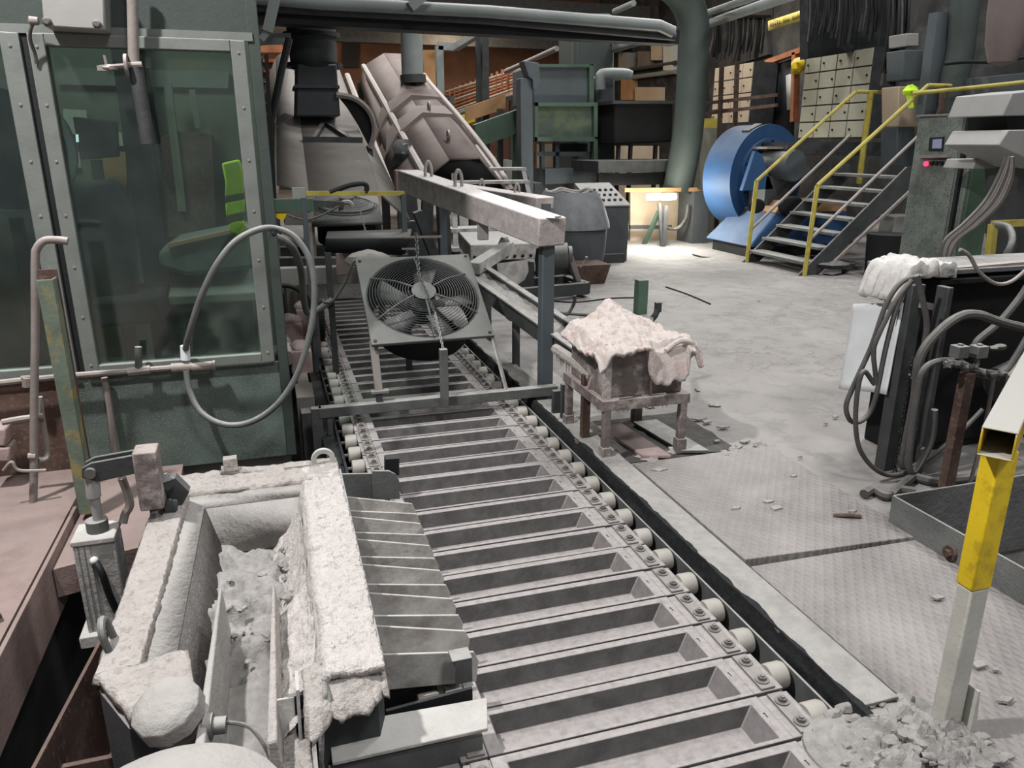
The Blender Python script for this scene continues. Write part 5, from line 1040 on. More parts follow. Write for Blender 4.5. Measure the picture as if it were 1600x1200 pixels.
# ---- overhead pipes
pipe('overhead_pipe', [(395, -4), (505, 5), (760, 18), (1030, 40), (1052, 50)], 9.0, .066, M_duct2, 'pale overhead pipe crossing the top of the hall', sm=0)
pipe('overhead_pipe', [(395, 10), (505, 17), (760, 31), (1054, 57)], 9.1, .05, M_dsteel, 'thin dark pipe just below the pale overhead pipe', sm=0)
m = MB(); m.bar(W(395, 24, y=9.3), W(1054, 60, y=9.3), .25, .16); solo('overhead_girder', m, M_dark, 'black girder under the overhead pipes', 'girder')
m = MB(); m.bar(W(640, 12, y=8.8), W(690, -30, y=8.8), .14, .10); solo('sloped_strut', m, M_duct2, 'pale strut sloping up from the overhead pipe', 'strut')
m = MB(); m.bar(W(418, 50, y=8.6), W(436, -30, y=8.6), .10, .10); m.bar(W(418, 50, y=8.6), W(408, 62, y=8.6), .06); solo('hanging_bracket', m, M_duct2, 'grey bracket hanging left of the black duct', 'bracket')
m = MB(); m.bar(W(395, 63, y=9.5), W(455, 60, y=9.5), .1, .1); solo('cross_pipe', m, M_duct2, 'short pale pipe behind the cabin corner at the top', 'pipe')
# ---- big curved duct
pipe('curved_duct', [(1015, -45), (1062, -12), (1082, 30), (1083, 90), (1079, 160), (1073, 220), (1064, 270), (1058, 300)], 11.5, .24, M_bigduct, 'big grey duct bending over and down at centre right', 'duct', n=28, sm=8)
# ---- green machine with columns
t = thing('green_machine', 'tall green furnace machine with framed panels at centre', 'machine', W(880, 300, y=13))
part('upper_box', pp(rc(833, 102, 926, 164), 13.2, 1.2), M_mgrey, t, bevel=.03)
m = pp(rc(833, 100, 927, 105), 13.1, .2); pp(rc(921, 100, 928, 165), 13.1, .2, m); part('upper_frame', m, M_mgreen, t)
part('worn_panel', pp(rc(840, 165, 929, 216), 13.1, 1.2), M_moss, t, label='panel with worn mossy patch')
for r in (rc(836, 160, 934, 166), rc(836, 214, 934, 221), rc(836, 160, 841, 221), rc(928, 160, 934, 250)):
    part('panel_frame', pp(r, 13.0, .15), M_mgreen, t)
for r in (rc(838, 237, 925, 244), rc(846, 221, 851, 270), rc(868, 221, 874, 262), rc(925, 240, 933, 300)): part('lower_bar', pp(r, 13.2, .12), M_mgrey, t)
part('lower_box', pp([(852, 264), (925, 262), (925, 285), (852, 288)], 13.0, .6), M_mgrey, t)
part('cross_tube', pp(rc(872, 224, 918, 238), 13.6, .3), M_dsteel, t)
part('plinth', pp([(835, 286), (940, 286), (940, 345), (835, 345)], 13.1, .9), M_dsteel, t)
t = thing('slate_column', 'light slate column left of the green machine', 'column', W(822, 310, y=12))
part('shaft', pp([(813, 122), (832, 122), (834, 345), (815, 345)], 12, .22), M_mgrey, t, bevel=.01); part('head', pp([(818, 95), (842, 98), (845, 135), (833, 140), (832, 124), (826, 120)], 11.95, .25), M_mgrey, t, bevel=.01)
one('tall_chimney', rc(896, 20, 962, 354), 15, .9, M_bigduct, 'wide teal-grey shaft rising behind the green machine', 'shaft', bevel=.1)
m = pp(rc(932, 118, 962, 270), 13.4, .35); solo('dark_stack', m, M_mgrey, 'dark upright stack right of the green machine', 'stack', bevel=.05)
pipe('bent_pipe', [(938, 140), (938, 120), (946, 115), (975, 115), (985, 118)], 13.2, .09, M_duct2, 'pale pipe bent over the dark stack', n=12)
t = thing('dark_hopper', 'dark hopper box on a platform right of the stack', 'hopper', W(1005, 250, y=12.6))
part('body', pp([(960, 160), (1052, 158), (1050, 222), (960, 226)], 12.6, .9), M_black, t, bevel=.03)
part('rim', pp(rc(958, 157, 1054, 162), 12.5, 1.0), M_dsteel, t)
for k, px in enumerate((966, 985, 1024)): part('leg', pp([(px, 226), (px + 4, 226), (px - 2, 345), (px - 6, 345)], 12.7, .08), M_dsteel, t)
t = thing('platform', 'dark steel platform deck below the hopper', 'platform', W(990, 270, y=12.0))
part('deck', pp([(935, 252), (1060, 250), (1060, 268), (935, 270)], 11.9, 1.2), M_dsteel, t); part('kick_plate', pp([(935, 272), (1055, 268), (1055, 288), (935, 290)], 12.0, .05), M_dark, t)
for px in (942, 1050): part('leg', pp(rc(px, 268, px + 7, 387), 12.0, .1), M_dark, t)
# ---- mid-distance steelwork and warm bay
t = thing('sloped_green_girder', 'sloping dark green girder left of the slate column', 'girder', W(780, 300, y=14.5)); part('web', pp([(742, 195), (818, 168), (818, 205), (742, 232)], 14.5, .25), M_mgreen, t)
for px, py in ((750, 222), (808, 205)):
    q = W(px, py, y=14.6); m = MB(); m.bar((q.x, q.y, 0), q, .12); part('post', m, M_mgreen, t)
for i, (px, y0, y1, y, w_) in enumerate([(747, 60, 235, 17, .10), (757, 45, 240, 16.5, .14), (781, 170, 245, 15, .10)]):
    m = MB(); a = W(px, y0, y=y); m.bar((a.x, y, 0), a, w_); solo('steel_upright', m, M_dsteel, ['thin dark upright before the warm lit bay', 'taller dark upright before the warm lit bay', 'short upright under the green girder'][i], 'upright')
m = MB(); a, b = W(735, 208, y=16.8), W(770, 196, y=16.8)
t = thing('pipe_rack', 'rack of rusty orange pipes along the far bay', 'pipe rack', W(745, 200, y=21))
for k in range(9):
    m = MB(); m.cyl(W(698, 146 + k * 5.5 - 2, y=22), W(815, 108 + k * 4.6, y=17), .045, n=7); part('pipe', m, M_orange if k % 3 else M_creamw, t)
for k in range(12):
    m = MB(); f_ = k / 11; q = W(703 + 90 * f_, 165 - 28 * f_, y=21.6 - 4 * f_); m.bar(q, q + V((0, 0, .42)), .05); part('bracket', m, M_orange, t)
for px in (705, 800):
    m = MB(); q = W(px, 150, y=20 if px < 750 else 18); m.bar((q.x, q.y, 0), q, .12); part('post', m, M_dsteel, t)
pipe('guard_rail', [(790, 112, 17), (870, 76, 14.5)], 0, .05, M_pipe, 'upper pale rail rising toward the tall shaft', 'rail', sm=0)
pipe('guard_rail', [(700, 180, 21), (800, 150, 17), (870, 118, 14.5)], 0, .05, M_pipe, 'lower pale rail rising toward the green machine', 'rail', sm=0)
pipe('guard_rail', [(720, 178, 20), (835, 138, 15)], 0, .06, M_duct2, 'third pale rail below the pipe rack', 'rail', sm=0)
t = thing('light_portal', 'grey box-section portal behind the pinkish hood', 'portal', W(690, 180, y=18))
m = MB(); m.bar(W(686, 72, y=18), W(688, 150, y=18), .16); q = W(688, 150, y=18); m.bar(q, (q.x, q.y, 0), .16); part('post', m, M_duct2, t); m = MB(); m.bar(W(684, 72, y=18), W(712, 74, y=18), .16); m.bar(W(712, 74, y=18), W(750, 50, y=16), .14); part('arm', m, M_duct2, t)
one('tan_panel', [(728, 168), (790, 146), (790, 170), (728, 190)], 16.2, .1, M_tan, 'tan wall panel glowing in the warm bay', 'panel')
one('yellow_board', [(716, 182), (742, 173), (742, 190), (716, 198)], 18.8, .1, M_yellow, 'bright yellow panel below the tan panel', 'panel')
one('brown_partition', [(660, 78), (690, 78), (690, 165), (664, 130)], 23, .2, M_tan, 'brown partition wall right of the grey duct', 'partition')
one('dark_bay_opening', rc(535, 65, 560, 105), 28.9, .1, M_dark, 'dark opening in the far wall between the ducts', 'opening')
one('far_sill', rc(560, 50, 625, 58), 28.7, .35, M_dsteel, 'dark sill on the far wall behind the grey duct', 'sill')
t = thing('warm_ceiling_lamp', 'small warm ceiling lamp far back right of the grey duct', 'lamp', W(672, 45, y=22)); part('bulb', pp([(666, 46), (676, 42), (680, 44), (676, 49), (667, 50)], 22, .1), M_bulb, t)
one('orange_beam', [(398, 70), (442, 70), (442, 82), (398, 82)], 20, .4, M_orange, 'orange lit beam beyond the cabin corner', 'beam')
for i in range(3): one('far_shelf', rc(400, 92 + i * 16, 440, 97 + i * 16), 28.6, .45, M_orange, ['upper', 'middle', 'lower'][i] + ' rusty shelf glimpsed left of the black duct', 'shelf')
for i, (x0, y0, x1, y1, mm) in enumerate([(756, 252, 775, 292, M_creamw), (790, 250, 800, 290, M_paper), (848, 225, 866, 262, M_creamw), (776, 245, 783, 288, M_mgreen)]):
    one('stacked_goods', rc(x0, y0, x1, 343), 16.5, .4, mm, ['peach board', 'white carton', 'pale pallet load', 'green drum'][i] + ' glimpsed between the machine legs', 'goods')
# ---- cabinets in the back on the right
def cabinet(name, label, pts, x, cols, rows, mm, depth=.6, base=None):
    """wall cabinet whose door side stands in a plane of constant x; pts: near-top, near-bottom, far-top, far-bottom positions"""
    nt, nb, ft, fb = [W(px, py, x=x) for px, py in pts]
    z1 = (nt.z + ft.z) / 2; z0 = (nb.z + fb.z) / 2; y0 = (nt.y + nb.y) / 2; y1 = (ft.y + fb.y) / 2
    t = thing(name, label, 'cabinet', (x + depth / 2, (y0 + y1) / 2, z0))
    m = MB(); m.box(x + .02, x + depth, y0, y1, z0, z1); part('body', m, M_dsteel, t)
    for i in range(cols):
        for j in range(rows):
            ya, yb = y0 + (y1 - y0) * i / cols + .012, y0 + (y1 - y0) * (i + 1) / cols - .012; za, zb_ = z0 + (z1 - z0) * j / rows + .012, z0 + (z1 - z0) * (j + 1) / rows - .012
            m = MB(); m.box(x, x + .02, ya, yb, za, zb_); dr = part('door', m, mm, t, bevel=.004)
            m = MB(); m.cyl((x - .02, ya + .06 if j % 2 else yb - .08, (za + zb_) / 2), (x, ya + .06 if j % 2 else yb - .08, (za + zb_) / 2), .018, n=8); part('knob', m, M_dark, dr)
    return t
cabinet('switch_cabinet', 'large pale grey switch cabinet with many doors above the stairs', [(1366, 70), (1347, 218), (1262, 92), (1244, 214)], 9.6, 4, 5, M_cream)
cabinet('switch_cabinet', 'peach lit switch cabinet behind the big curved duct', [(1176, 97), (1170, 196), (1116, 106), (1112, 190)], 9.8, 4, 4, M_creamw)
for i, (r, y, mm, lab) in enumerate([(rc(964, 228, 1030, 346), 16, M_creamw, 'peach panel seen under the dark hopper'), (rc(1094, 185, 1126, 374), 12.95, M_signy, 'yellowish guard panel behind the blue blower'), (rc(1094, 200, 1122, 379), 12.6, M_cream, 'cream box left of the blue blower')]):
    one('background_box', r, y, .49, mm, lab, 'box')
t = thing('deck_railing', 'brown guard railing in front of the peach switch cabinet', 'railing', W(1140, 200, y=12))
for py in (162, 178): part('rail', (lambda m: (m.bar(W(1098, py, y=12.4), W(1215, py - 14, y=11.2), .05), m)[1])(MB()), M_orange if 0 else M_rust, t)
for px in (1128, 1152): part('post', (lambda m: (m.bar(W(px, 95, y=12.1), W(px - 10, 385, y=12.1), .06), m)[1])(MB()), M_rust, t)
# walkway carrying the cabinets
one('walkway', [(1235, 222), (1420, 222), (1420, 245), (1235, 240)], 9.6, 2.0, M_dsteel, 'dark raised walkway under the pale switch cabinet', 'walkway')
t = thing('wall_door', 'open doorway with orange frame right of the peach cabinet', 'door', W(1225, 230, x=10.4))
for r in ((1199, 98, 1208, 215), (1244, 82, 1252, 190)): 
    m = MB(); m.bar(W(r[0], r[1], x=10.4), W(r[0] - 3, r[3], x=10.4), .14, .1); part('jamb', m, M_orange, t)
m = MB(); m.bar(W(1199, 98, x=10.4), W(1254, 78, x=10.4), .14, .1); part('lintel', m, M_orange, t)
m = MB(); m.add([W(1208, 102, x=10.45), W(1244, 90, x=10.45), W(1240, 215, x=10.45), W(1205, 215, x=10.45)], [(0, 1, 2, 3)]); part('opening', m, M_dark, t, solid=.02)
m = MB(); m.add([W(1228, 118, x=10.4), W(1246, 112, x=10.4), W(1238, 170, x=10.4), W(1230, 172, x=10.4)], [(0, 1, 2, 3)]); part('pale_curtain', m, M_paper, t, solid=.01)
m = MB(); m.ell(W(1247, 103, x=10.3), .12, .14, .14, n=10, m=8, amp=.5); solo('yellow_hood', m, M_yellow, 'small yellow hooded fitting beside the doorway', 'fitting')
t = thing('yellow_sign', 'faded yellow sign with illegible lettering high on the right', 'sign', W(1232, 45, x=9.3))
a, b, c_, d_ = W(1201, 33, x=9.3), W(1262, 13, x=9.3), W(1262, 29, x=9.3), W(1201, 48, x=9.3)
m = MB(); m.add([a, b, c_, d_], [(0, 1, 2, 3)]); part('board', m, M_signy, t, solid=.03)
for q in (a.lerp(b, .1), a.lerp(b, .9)):
    m = MB(); m.cyl(q - V((0, 0, .02)), (q.x, q.y, 9.52), .012, n=6); part('hanger', m, M_dark, t)
for k in range(15):
    if k in (5, 9): continue
    u0 = .08 + k * .058; u1 = u0 + .035; m = MB(); o_ = V((-.03, 0, 0)); lo = .28 + .04 * (k % 3)
    m.add([a.lerp(b, u0).lerp(d_.lerp(c_, u0), lo) + o_, a.lerp(b, u1).lerp(d_.lerp(c_, u1), lo) + o_, a.lerp(b, u1).lerp(d_.lerp(c_, u1), .72) + o_, a.lerp(b, u0).lerp(d_.lerp(c_, u0), .72) + o_], [(0, 1, 2, 3)]); part('faded_mark', m, M_signink, t, solid=.004)
# overhead sloping conduits on the right
for i, p in enumerate([[(1105, 20, 13), (1165, 0, 10), (1200, -15, 9)], [(1105, 38, 13), (1200, 5, 10), (1260, -15, 9)], [(960, 76, 15), (1032, 56, 13.5)], [(960, 62, 15), (1010, 48, 13.8)], [(960, 18, 14), (990, 5, 13)]]):
    pipe('sloped_conduit', p, 0, [.05, .07, .07, .05, .05][i], M_duct2, ['upper pale conduit right of the curved duct', 'lower pale conduit right of the curved duct', 'lower pale conduit left of the curved duct', 'upper pale conduit left of the curved duct', 'bright short conduit near the ceiling centre'][i], 'conduit', sm=0)
# black cable masses on the right wall
def streaks(name, label, x0, x1, y0, y1, y, n, mm, seed):
    random.seed(seed); t = thing(name, label, 'cables', W((x0 + x1) / 2, y1, y=y))
    for k in range(n):
        px = x0 + (x1 - x0) * (k + random.random() * .6) / n; dx = random.uniform(-5, 5); e = y1 - random.uniform(0, (y1 - y0) * .25); m = MB(); m.tube([W(px + dx, y0, y=y), W(px + dx * .3 + random.uniform(-2, 2), (y0 + e) / 2, y=y - .05 * (k % 3)), W(px - 10 * (y1 - y0) / 150, e, y=y)], random.uniform(.010, .03), n=6, sm=2); part('cable', m, mm if k % 8 else M_cable, t)
    q = W((x0 + x1) / 2, y0 + 2, y=y); m = MB(); m.bar(W(x0 - 4, y0 + 2, y=y), W(x1 + 4, y0 + 2, y=y), .2, .05); part('tray', m, M_dark, t); m = MB(); m.cyl(q, (q.x, q.y, 9.52), .02, n=6); part('hanger', m, M_dark, t)
    return t
streaks('cable_drop', 'bundle of black cables dropping behind the pale switch cabinet', 1388, 1418, -20, 150, 9.0, 12, M_dark, 3)
streaks('cable_drop', 'mass of sooty cables under the roof above the switch cabinet', 1268, 1385, -30, 75, 10.5, 22, M_dark, 4)
streaks('cable_drop', 'sooty cables hanging beside the faded yellow sign', 1112, 1196, 25, 98, 13.6, 24, M_dark, 5)
m = MB(); m.prism([W(px, py, x=12.25) for px, py in [(1128, 45), (1196, 30), (1200, 85), (1128, 108)]], (.15, 0, 0)); solo('soot_screen', m, M_wallb, 'sooty mesh screen above the peach cabinet', 'screen')
one('sooty_backdrop', [(1262, -20), (1392, -40), (1392, 72), (1262, 92)], 11.6, .2, M_wallb, 'sooty black panel above the pale switch cabinet', 'panel')
for i, (r, mm, lab) in enumerate([(rc(1416, 52, 1436, 72), M_gbox, 'small grey box high beside the slate wall beam'), (rc(1412, 78, 1442, 125), M_mgrey, 'grey gauge panel below the small grey box'), (rc(1404, 135, 1436, 198), M_creamw, 'peach distribution box behind the yellow handrail'), (rc(1402, 198, 1430, 260), M_mgrey, 'grey pedestal under the peach distribution box')]):
    one('wall_box', r, 8.6, .3, mm, lab, 'box', bevel=.01)
m = MB(); m.ell(W(1424, 142, y=8.3), .10, .06, .07, n=9, m=6, amp=.6); m.bar(W(1420, 148, y=8.3), W(1424, 168, y=8.3), .06, .03); solo('yellow_cloth', m, M_vest, 'lime yellow cloth tied to the handrail corner', 'cloth')
m = MB(); m.bar(W(1468, 20, y=8.2), W(1445, 190, y=8.2), .18, .14); solo('wall_beam', m, M_mgrey, 'slate vertical beam behind the control pillar', 'beam')
pipe('green_flue', [(1512, -30), (1505, 30), (1500, 80), (1490, 130), (1485, 200)], 8.0, .16, M_bigduct, 'grey green flue behind the control pillar', 'flue', n=16)
m = MB(); m.lathe([(.0, -.5), (.12, -.46), (.17, -.3), (.20, 0), (.21, .5)], W(1580, 15, y=6.2), n=20, cap=False); m.cyl(W(1578, 50, y=6.2), W(1568, 75, y=6.2), .03, n=8); solo('hanging_sack', m, M_hood2, 'greyish pink sack hanging in the top right corner', 'sack')
pipe('wall_cable', [(1475, 100), (1510, 97), (1560, 97), (1610, 88)], 7.6, .02, M_dark, 'black cable sagging across the wall at top right', 'cable')
one('grey_wall_cabinet', [(1545, 120), (1620, 112), (1620, 330), (1545, 330)], 7.5, .4, M_mgrey, 'dim grey cabinet behind the control pillar at right', 'cabinet')
# ---- lamp fixture in a lit booth
t = thing('work_lamp', 'glaring twin tube work lamp on a post at centre right', 'lamp', W(1038, 385, y=11))
for px in (1022, 1045):
    m = MB(); m.cyl(W(px - 10, 308, y=10.9), W(px + 10, 307, y=10.9), .05, n=12); part('tube', m, M_tube, t)
m = MB(); m.bar(W(1040, 322, y=11), W(1036, 388, y=11), .06); m.bar(W(1030, 318, y=11), W(1034, 388, y=11), .04); part('post', m, M_dsteel, t)
lo = W(1036, 318, y=10.6); lamp('work_light', 'POINT', lo, 130, (1, .96, .86), .12)
t = thing('booth', 'cream lined booth with yellow edge behind the work lamp', 'booth', W(1040, 395, y=11.6))
part('back_panel', pp([(985, 296), (1085, 294), (1078, 392), (985, 388)], 11.8, .06), M_creamw, t)
m = MB(); m.bar(W(975, 297, y=11.3), W(1088, 296, y=11.3), .06); m.bar(W(1086, 296, y=11.3), W(1080, 395, y=11.3), .10); part('yellow_edge', m, M_tan, t)
part('side_panel', pp([(1085, 300), (1108, 296), (1104, 400), (1080, 396)], 11.2, .5), M_cab, t)
part('sill', pp([(985, 352), (1050, 352), (1050, 358), (985, 358)], 11.5, .05), M_dsteel, t)
m = MB(); m.bar(W(1030, 330, y=11.1), W(1005, 385, y=11.4), .06); part('brace', m, M_mgreen, t)
m = MB(); m.tube([W(1030, 352, y=11.2), W(1055, 358, y=11.2), W(1070, 345, y=11.2), W(1075, 320, y=11.2)], .03, n=6); part('cable', m, M_cable, t)
one('floor_grate_block', [(1095, 400), (1130, 404), (1142, 412), (1105, 411)], 9.7, .25, M_hood, 'perforated pale block on the floor in front of the blower', 'block')
m = MB(); a = W(930, 420, z=0); m.box(a.x - .3, a.x + .6, 9.6, 10.2, 0, .12); solo('floor_step', m, M_dsteel, 'low dark step left of the lit booth', 'step')
# ---- blue blower
t = thing('blue_blower', 'big blue centrifugal blower with motor beside the stairs', 'blower', (7.0, 10.1, 0))
bc = W(1197, 277, y=10.35); ax = V((.22, -.97, 0)).normalized(); RB = .765
u_ = ax.cross(V((0, 0, 1))).normalized()
m = MB(); m.lathe([(.0, 0), (RB - .05, 0), (RB, .015), (RB, -.012)], bc, ax, n=56, cap=False); part('face_plate', m, M_blue, t)
m = MB(); m.lathe([(RB - .01, 0), (RB - .01, -.56), (0, -.56)], bc, ax, n=56, cap=False); part('drum', m, M_blue, t)
m = MB(); m.annulus(bc + ax * .02, ax, .48, .57, .06, 48); part('ring_flange', m, M_blue, t)
for k in range(16):
    q = R(22.5 * k); e_ = bc + u_ * .525 * math.cos(q) + V((0, 0, .525 * math.sin(q))); m = MB(); m.cyl(e_ + ax * .04, e_ + ax * .07, .02, n=6); part('flange_bolt', m, M_dark, t)
for dx, dz in ((-.30, .30), (.34, .32)):
    m = MB(); m.cbox(bc + ax * .08 + u_ * -dx + V((0, 0, dz)), .18, .16, .16); part('bearing_lug', m, M_dark, t)
m = MB(); m.bar(bc + u_ * .42 + V((0, .12, .66)), bc + u_ * .16 + V((0, .12, .76)), .14, .03); part('lug_plate', m, M_dsteel, t)
m = MB(); m.hexa([V((6.42, 9.42, .16)), V((8.1, 9.30, .16)), V((8.1, 10.6, .16)), V((6.42, 10.6, .16)), V((6.85, 9.50, .62)), V((8.0, 9.42, .62)), V((8.0, 10.5, .62)), V((6.85, 10.5, .62))]); part('base', m, M_blue, t, bevel=.02)
m = MB(); m.hexa([V((6.84, 9.49, .62)), V((8.0, 9.41, .62)), V((8.0, 10.3, .62)), V((6.84, 10.3, .62)), V((6.98, 9.52, .78)), V((7.95, 9.46, .78)), V((7.95, 10.2, .78)), V((6.98, 10.2, .78))]); part('base_top', m, M_tan, t, bevel=.01)
P5 = [W(1160, 298, y=9.75), W(1208, 295, y=9.75), W(1190, 240, y=9.75), W(1180, 236, y=9.75)]; m = MB(); m.prism(P5, (.03, .12, 0)); part('bracket', m, M_blue, t)
a = W(1205, 258, y=9.95); m = MB(); m.cyl(a - ax * .1, a + ax * .34, .20, n=24); part('motor', m, M_cab, t); m = MB(); m.cyl(a + ax * .34, a + ax * .44, .215, n=24); part('motor_cowl', m, M_mgrey, t)
m = MB(); m.cbox(a + V((0, 0, .24)), .42, .4, .03, 0); part('motor_cover', m, M_pipe, t)
m = MB(); m.box(a.x - .2, a.x + .2, a.y - .2, a.y + .2, .70, a.z - .15); part('motor_foot', m, M_cab, t)
m = MB(); m.box(6.5, 8.0, 9.5, 10.5, 0, .16); part('plinth', m, M_dark, t)
for px in (1182, 1236):
    q = W(px, 322, y=9.43); m = MB(); m.ell(q, .14 if px < 1200 else .22, .03, .10 if px < 1200 else .14, n=16, m=8); part('oval_port', m, M_dark, t)
# ---- stairs with yellow rails
t = thing('steel_stairs', 'steel stairs with yellow handrails leading up to the walkway', 'stairs', (6.9, 8.5, 0))
ys0, ys1, xs0, xs1, zs = 7.95, 9.15, 6.20, 7.62, 1.22; NS = 7
for yy in (ys0, ys1):
    m = MB(); q = [V((xs0 - .05, yy, 0)), V((xs0 + .22, yy, 0)), V((xs1 + .12, yy, zs - .12)), V((xs1 + .12, yy, zs + .06)), V((xs1 - .05, yy, zs + .06))]; m.prism(q, (0, .03, 0)); part('stringer', m, M_dsteel, t)
m = MB(); m.bar((xs0 + .25, ys0 - .03, .0), (xs1 + .10, ys0 - .03, zs - .16), .03); part('stringer_edge', m, M_pipe, t)
for k in range(NS):
    z = zs * (k + 1) / (NS + .3); x = xs0 + (xs1 - xs0) * (k + .6) / NS; m = MB(); m.box(x - .10, x + .14, ys0 + .03, ys1, z - .035, z); part('tread', m, M_steel, t, bevel=.004)
for yy, s in ((ys0 - .03, 0), (ys1, 1)):
    pb = V((xs0 + .02, yy, 0)); pt = pb + V((.04, 0, 1.08)); e1 = V((xs1 + .05, yy, zs + 1.0)); e2 = e1 + V((.55, 0, 0))
    m = MB(); m.tube([pb, pt], .028, n=8, sm=0); part('lower_post', m, M_yrail, t)
    m = MB(); m.tube([pt, e1], .025, n=8, sm=0); part('handrail', m, M_yrail, t)
    m = MB(); m.tube([e1, e2], .025, n=8, sm=0); part('top_rail', m, M_yrail, t)
    m = MB(); m.tube([pb + V((.03, 0, .45)), V((xs1 + .05, yy, zs + .45))], .02, n=8, sm=0); part('mid_rail', m, M_pipe, t)
    m = MB(); m.tube([V((xs1 + .3, yy, zs - .2)), V((xs1 + .3, yy, zs + 1.0))], .04, n=8, sm=0); part('top_post', m, M_yrail if s else M_rust, t)
pipe('walkway_rail', [(1426, 146, 7.9), (1510, 138, 7.6), (1605, 128, 7.2)], 0, .025, M_yrail, 'pale yellow rail continuing right from the stairs', 'rail', sm=0)
m = MB(); a = W(1392, 400, z=0); a = W(1385, 440, z=0); m.lathe([(.20, 0), (.23, .5), (.24, .52), (.22, .52)], (a.x + .2, a.y + .3, 0), n=24); solo('black_bin', m, M_dark, 'black bin between stairs and control pillar', 'bin')
m = MB(); a = W(1400, 355, y=9.0); m.cbox(a, .35, .3, .35); m.cbox(a - V((0, 0, .4)), .3, .3, .5); solo('pale_box', m, M_gbox, 'pale box behind the black bin', 'box', bevel=.02)
for i, (px, py, s) in enumerate([(1318, 432, .16), (1340, 425, .12), (1285, 415, .10)]):
    a = W(px, py, z=0); m = MB(); m.ell(a + V((0, .2, s * .45)), s * 1.5, s, s * .6, n=9, m=6, amp=.8); solo('rubble_lump', m, M_dsteel, ['biggest', 'middle', 'smallest'][i] + ' dusty rubble lump at the foot of the stairs', 'rubble', sharp=25)
# ---- control pillar
t = thing('control_pillar', 'speckled grey control pillar with small screen and red light', 'control box', (6.0, 6.6, 0))
XP = 5.8; ya, yb = W(1510, 290, x=XP).y, W(1420, 290, x=XP).y; zt = W(1470, 181, x=XP).z; xr = W(1551, 290, y=ya).x
m = MB(); m.box(XP, xr - .02, ya + .01, yb, 0, zt); part('body', m, M_ctrl, t, bevel=.01)
m = MB(); m.box(XP + .03, xr, ya - .01, ya + .01, .1, zt - .01); part('green_front', m, M_ctrlg, t, bevel=.006)
m = MB(); m.box(XP - .012, XP, ya + .14, yb - .02, .15, zt - .02); part('door', m, M_ctrl, t, bevel=.004)
m = MB(); m.bar((XP - .01, ya + .07, .2), (XP - .01, ya + .07, zt), .05, .03); part('cable_duct', m, M_dark, t)
m = MB(); m.box(XP - .02, xr, ya - .02, yb + .01, zt, zt + .015); part('top_cap', m, M_pipe, t)
def fx(r, d):
    m = MB(); m.prism([W(px, py, x=XP - .012) for px, py in r], (-d, 0, 0)); return m
part('screen_bezel', fx([(1454, 215), (1476, 214), (1474, 236), (1452, 236)], .012), M_dark, t)
m = MB(); m.prism([W(px, py, x=XP - .025) for px, py in [(1458, 218), (1472, 217), (1471, 232), (1457, 232)]], (-.005, 0, 0)); part('screen', m, M_screen, t)
part('ledge', fx([(1442, 243), (1486, 242), (1486, 246), (1442, 247)], .05), M_pipe, t)
m = MB(); m.ell(W(1447, 256, x=XP - .02), .022, .022, .022, n=10, m=8); part('red_light', m, M_red, t)
for k in range(3):
    q = W(1459 + k * 7, 255, x=XP - .012); m = MB(); m.cyl(q, q - V((.035, 0, 0)), .018, n=10); part('button', m, M_dark, t)
m = MB(); m.ell((XP + .05, ya + .05, zt + .05), .05, .05, .06, n=10, m=8); part('top_knob', m, M_dsteel, t)
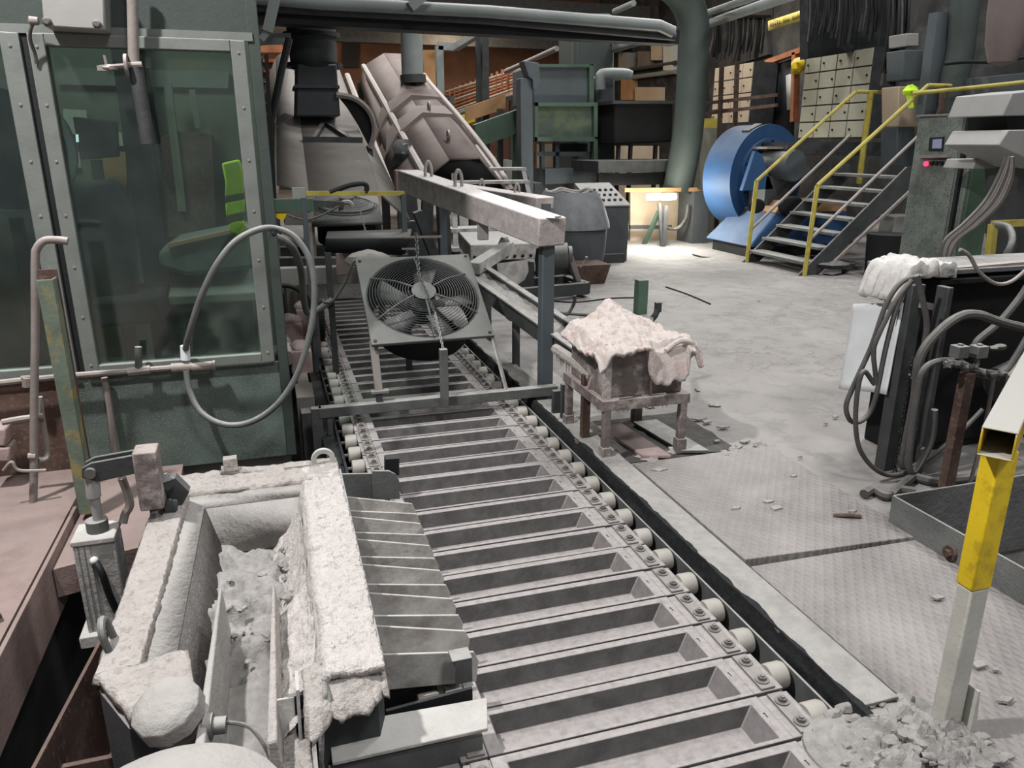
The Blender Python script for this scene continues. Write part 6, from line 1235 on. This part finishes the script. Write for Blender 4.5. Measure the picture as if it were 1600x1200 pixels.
# ---- grey hooded lamps at the right edge
t = thing('louvre_housing', 'grey stacked louvre housing at the right edge', 'housing', W(1590, 260, y=4.6))
part('upper_louvre', pp([(1582, 145), (1640, 138), (1640, 180), (1567, 181)], 4.6, .5), M_gbox, t, bevel=.008)
part('gap_box', pp([(1572, 181), (1640, 180), (1640, 205), (1574, 205)], 4.75, .35), M_dark, t)
part('lower_louvre', pp([(1576, 203), (1640, 202), (1640, 265), (1561, 227)], 4.55, .5), M_gbox, t, bevel=.008)
part('neck', pp([(1590, 262), (1640, 262), (1640, 420), (1590, 420)], 4.8, .3), M_dsteel, t)
one('shelf_bracket', [(1527, 249), (1582, 248), (1582, 262), (1520, 264)], 5.0, .3, M_gbox, 'pale shelf bracket below the louvre housing', 'bracket', bevel=.006)
t = thing('yellow_barrier', 'short yellow guard frame behind the black machine', 'frame', W(1550, 420, y=4.6))
m = MB(); m.bar(W(1552, 350, y=4.6), W(1546, 405, y=4.6), .05); q = W(1546, 405, y=4.6); m.bar(q, (q.x, q.y, 0), .05); part('post', m, M_yrail, t); m = MB(); m.bar(W(1552, 350, y=4.6), W(1640, 346, y=4.6), .05); part('rail', m, M_yrail, t)
pipe('grey_hose', [(1552, 350, 4.6), (1575, 355, 4.5), (1582, 375), (1572, 400), (1565, 420, 4.6), (1560, 440, 4.9)], 4.4, .025, M_hose, 'grey hose curving behind the black machine top', 'hose')
for i, p in enumerate([[(1548, 305), (1640, 305)], [(1552, 330), (1585, 290)], [(1560, 340), (1640, 330)]]):
    pipe('rear_rail', p, 5.4, .02, M_pipe, ['horizontal', 'slanted', 'lower'][i] + ' thin rail behind the cable bundle', 'rail', sm=0)

for i, (r_, mm, lab) in enumerate([(rc(992, 136, 1028, 158), M_creamw, 'peach cabinet on the wall above the dark hopper'), (rc(1017, 64, 1032, 94), M_creamw, 'tall peach box on the wall left of the curved duct'), (rc(996, 80, 1014, 104), M_hood2, 'brownish wall box left of the tall peach box'), (rc(966, 82, 984, 108), M_gbox, 'grey wall box right of the tall shaft'), (rc(1036, 70, 1050, 110), M_paper, 'pale narrow wall plate beside the curved duct'), (rc(970, 120, 986, 156), M_tan, 'tan wall panel beside the bent pipe')]):
    m = MB(); m.prism([W(px, py, x=12.15) for px, py in r_], (.25, 0, 0)); solo('wall_mounted_box', m, mm, lab, 'box')
for i, py in enumerate((112, 124, 66)):
    m = MB(); m.cyl(W(962, py, x=12.2), W(1056, py - [14, 12, 22][i], x=12.2), .07, n=8); solo('wall_conduit', m, [M_dsteel, M_duct2, M_rust][i], ['dark', 'pale', 'rusty'][i] + ' conduit running along the far right wall', 'conduit')
lamp('wall_bay_light', 'POINT', (9.6, 17.5, 4.2), 160, (1, .86, .72), .4)
